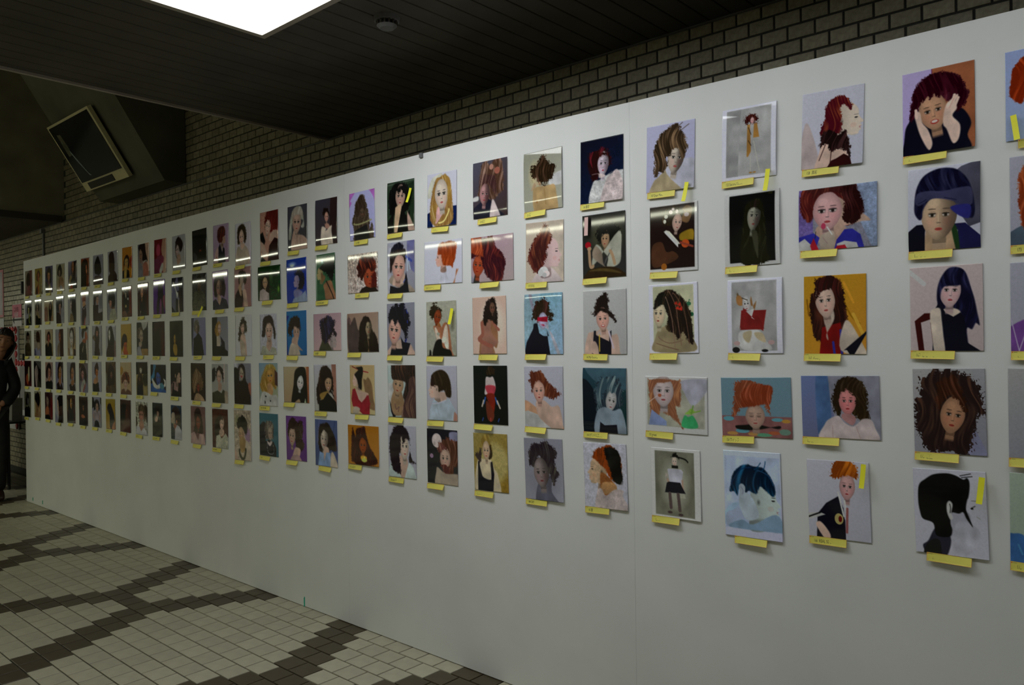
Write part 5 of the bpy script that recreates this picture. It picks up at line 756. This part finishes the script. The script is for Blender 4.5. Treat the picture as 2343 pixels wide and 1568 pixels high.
bm.to_mesh(body); bm.free(); obj('body', body, M_skin, man, smooth=True)
bm = bmesh.new()
def hair_fn(th, ph):
    z, y, x = math.cos(th), math.sin(th) * math.cos(ph), math.sin(th) * math.sin(ph)
    p = head_pt(th, ph, 1.17 + .05 * math.sin(ph * 11) * math.sin(th * 7) + .03 * math.sin(ph * 23), False)
    if z < .1 and y < .75: p += Vector((0, 0, (z - .1) * .085)) + EA * (x * .018)
    return p
shell(bm, 26, 72, hair_fn, lambda i, j: i < 9 or (i < 24 and math.cos(2 * math.pi * (j + .5) / 72) < (.62 if i < 12 else .35)))
hm = bpy.data.meshes.new('hair'); bm.to_mesh(hm); bm.free()
M_hair = mat('dark_brown_hair', (.022, .014, .009), .5, .3, 60)
ho = obj('hair', hm, M_hair, man, smooth=True); ho.modifiers.new('t', 'SOLIDIFY').thickness = .008
def blobs(name, pts, rx, rz, m):
    bm = bmesh.new()
    for th, ph in pts:
        c = head_pt(th, ph, 1.005); shell(bm, 6, 10, lambda t_, p_: c + EA * (rx * math.sin(t_) * math.sin(p_)) + FW * (.004 * math.sin(t_) * math.cos(p_)) + Vector((0, 0, rz * math.cos(t_))))
    me = bpy.data.meshes.new(name); bm.to_mesh(me); bm.free(); return obj(name, me, m, man, smooth=True)
for s in (-1, 1):
    blobs('eye', [(1.52, s * .37)], .012, .0042, M_black); blobs('eyebrow', [(1.30, s * .38)], .018, .0028, M_hair)
blobs('lips', [(2.13, 0)], .020, .0055, mat('lip', (.28, .09, .07), .5))
M_coat = mat('black_jacket', (.010, .010, .011), .75, .3, 20); M_trou = mat('dark_trousers', (.013, .012, .011), .8, .3, 20)
jk = [(0, 0, .80, .165), (0, 0, 1.08, .145), (.01, 0, 1.27, .15), (.05, .005, 1.365, .085), (.165, 0, 1.345, .075), (.235, -.01, 1.10, .058), (.115, .085, .93, .07), (-.145, 0, 1.345, .075), (-.205, -.01, 1.07, .062), (-.203, .045, .87, .048)]
obj('jacket', skin('jacket', jk, [(0, 1), (1, 2), (2, 3), (2, 4), (4, 5), (5, 6), (2, 7), (7, 8), (8, 9)]), M_coat, man, smooth=True)
tk = [(0, 0, .90, .13), (.085, 0, .84, .10), (.088, .01, .48, .076), (.073, .0, .07, .068), (-.085, 0, .84, .10), (-.095, .01, .48, .076), (-.11, .0, .07, .068)]
obj('trousers', skin('trousers', tk, [(0, 1), (1, 2), (2, 3), (0, 4), (4, 5), (5, 6)]), M_trou, man, smooth=True)
M_shoe = mat('brown_shoe', (.05, .02, .012), .35, .2)
for ax_ in (.075, -.112):
    obj('shoe', skin('shoe', [(ax_, -.06, .045, (.04, .045)), (ax_, .0, .065, (.048, .06)), (ax_ + .006, .09, .04, (.05, .038)), (ax_ + .01, .17, .03, (.04, .028))], [(0, 1), (1, 2), (2, 3)]), M_shoe, man, smooth=True)
c1 = W3(.06, .06, 1.385) - PB; c2 = W3(.05, .095, 1.29) - PB
bm = bmesh.new(); q = [c1 - EA * .045, c1 + EA * .035, c2 + EA * .01, c2 - EA * .03]; vs = [bm.verts.new(p + FW * .05) for p in q] + [bm.verts.new(p + FW * .03) for p in q]
for f in ((0, 1, 2, 3), (7, 6, 5, 4), (0, 4, 5, 1), (1, 5, 6, 2), (2, 6, 7, 3), (3, 7, 4, 0)): bm.faces.new([vs[i] for i in f])
sm = bpy.data.meshes.new('shirt'); bm.to_mesh(sm); bm.free(); obj('shirt', sm, M_wp, man)
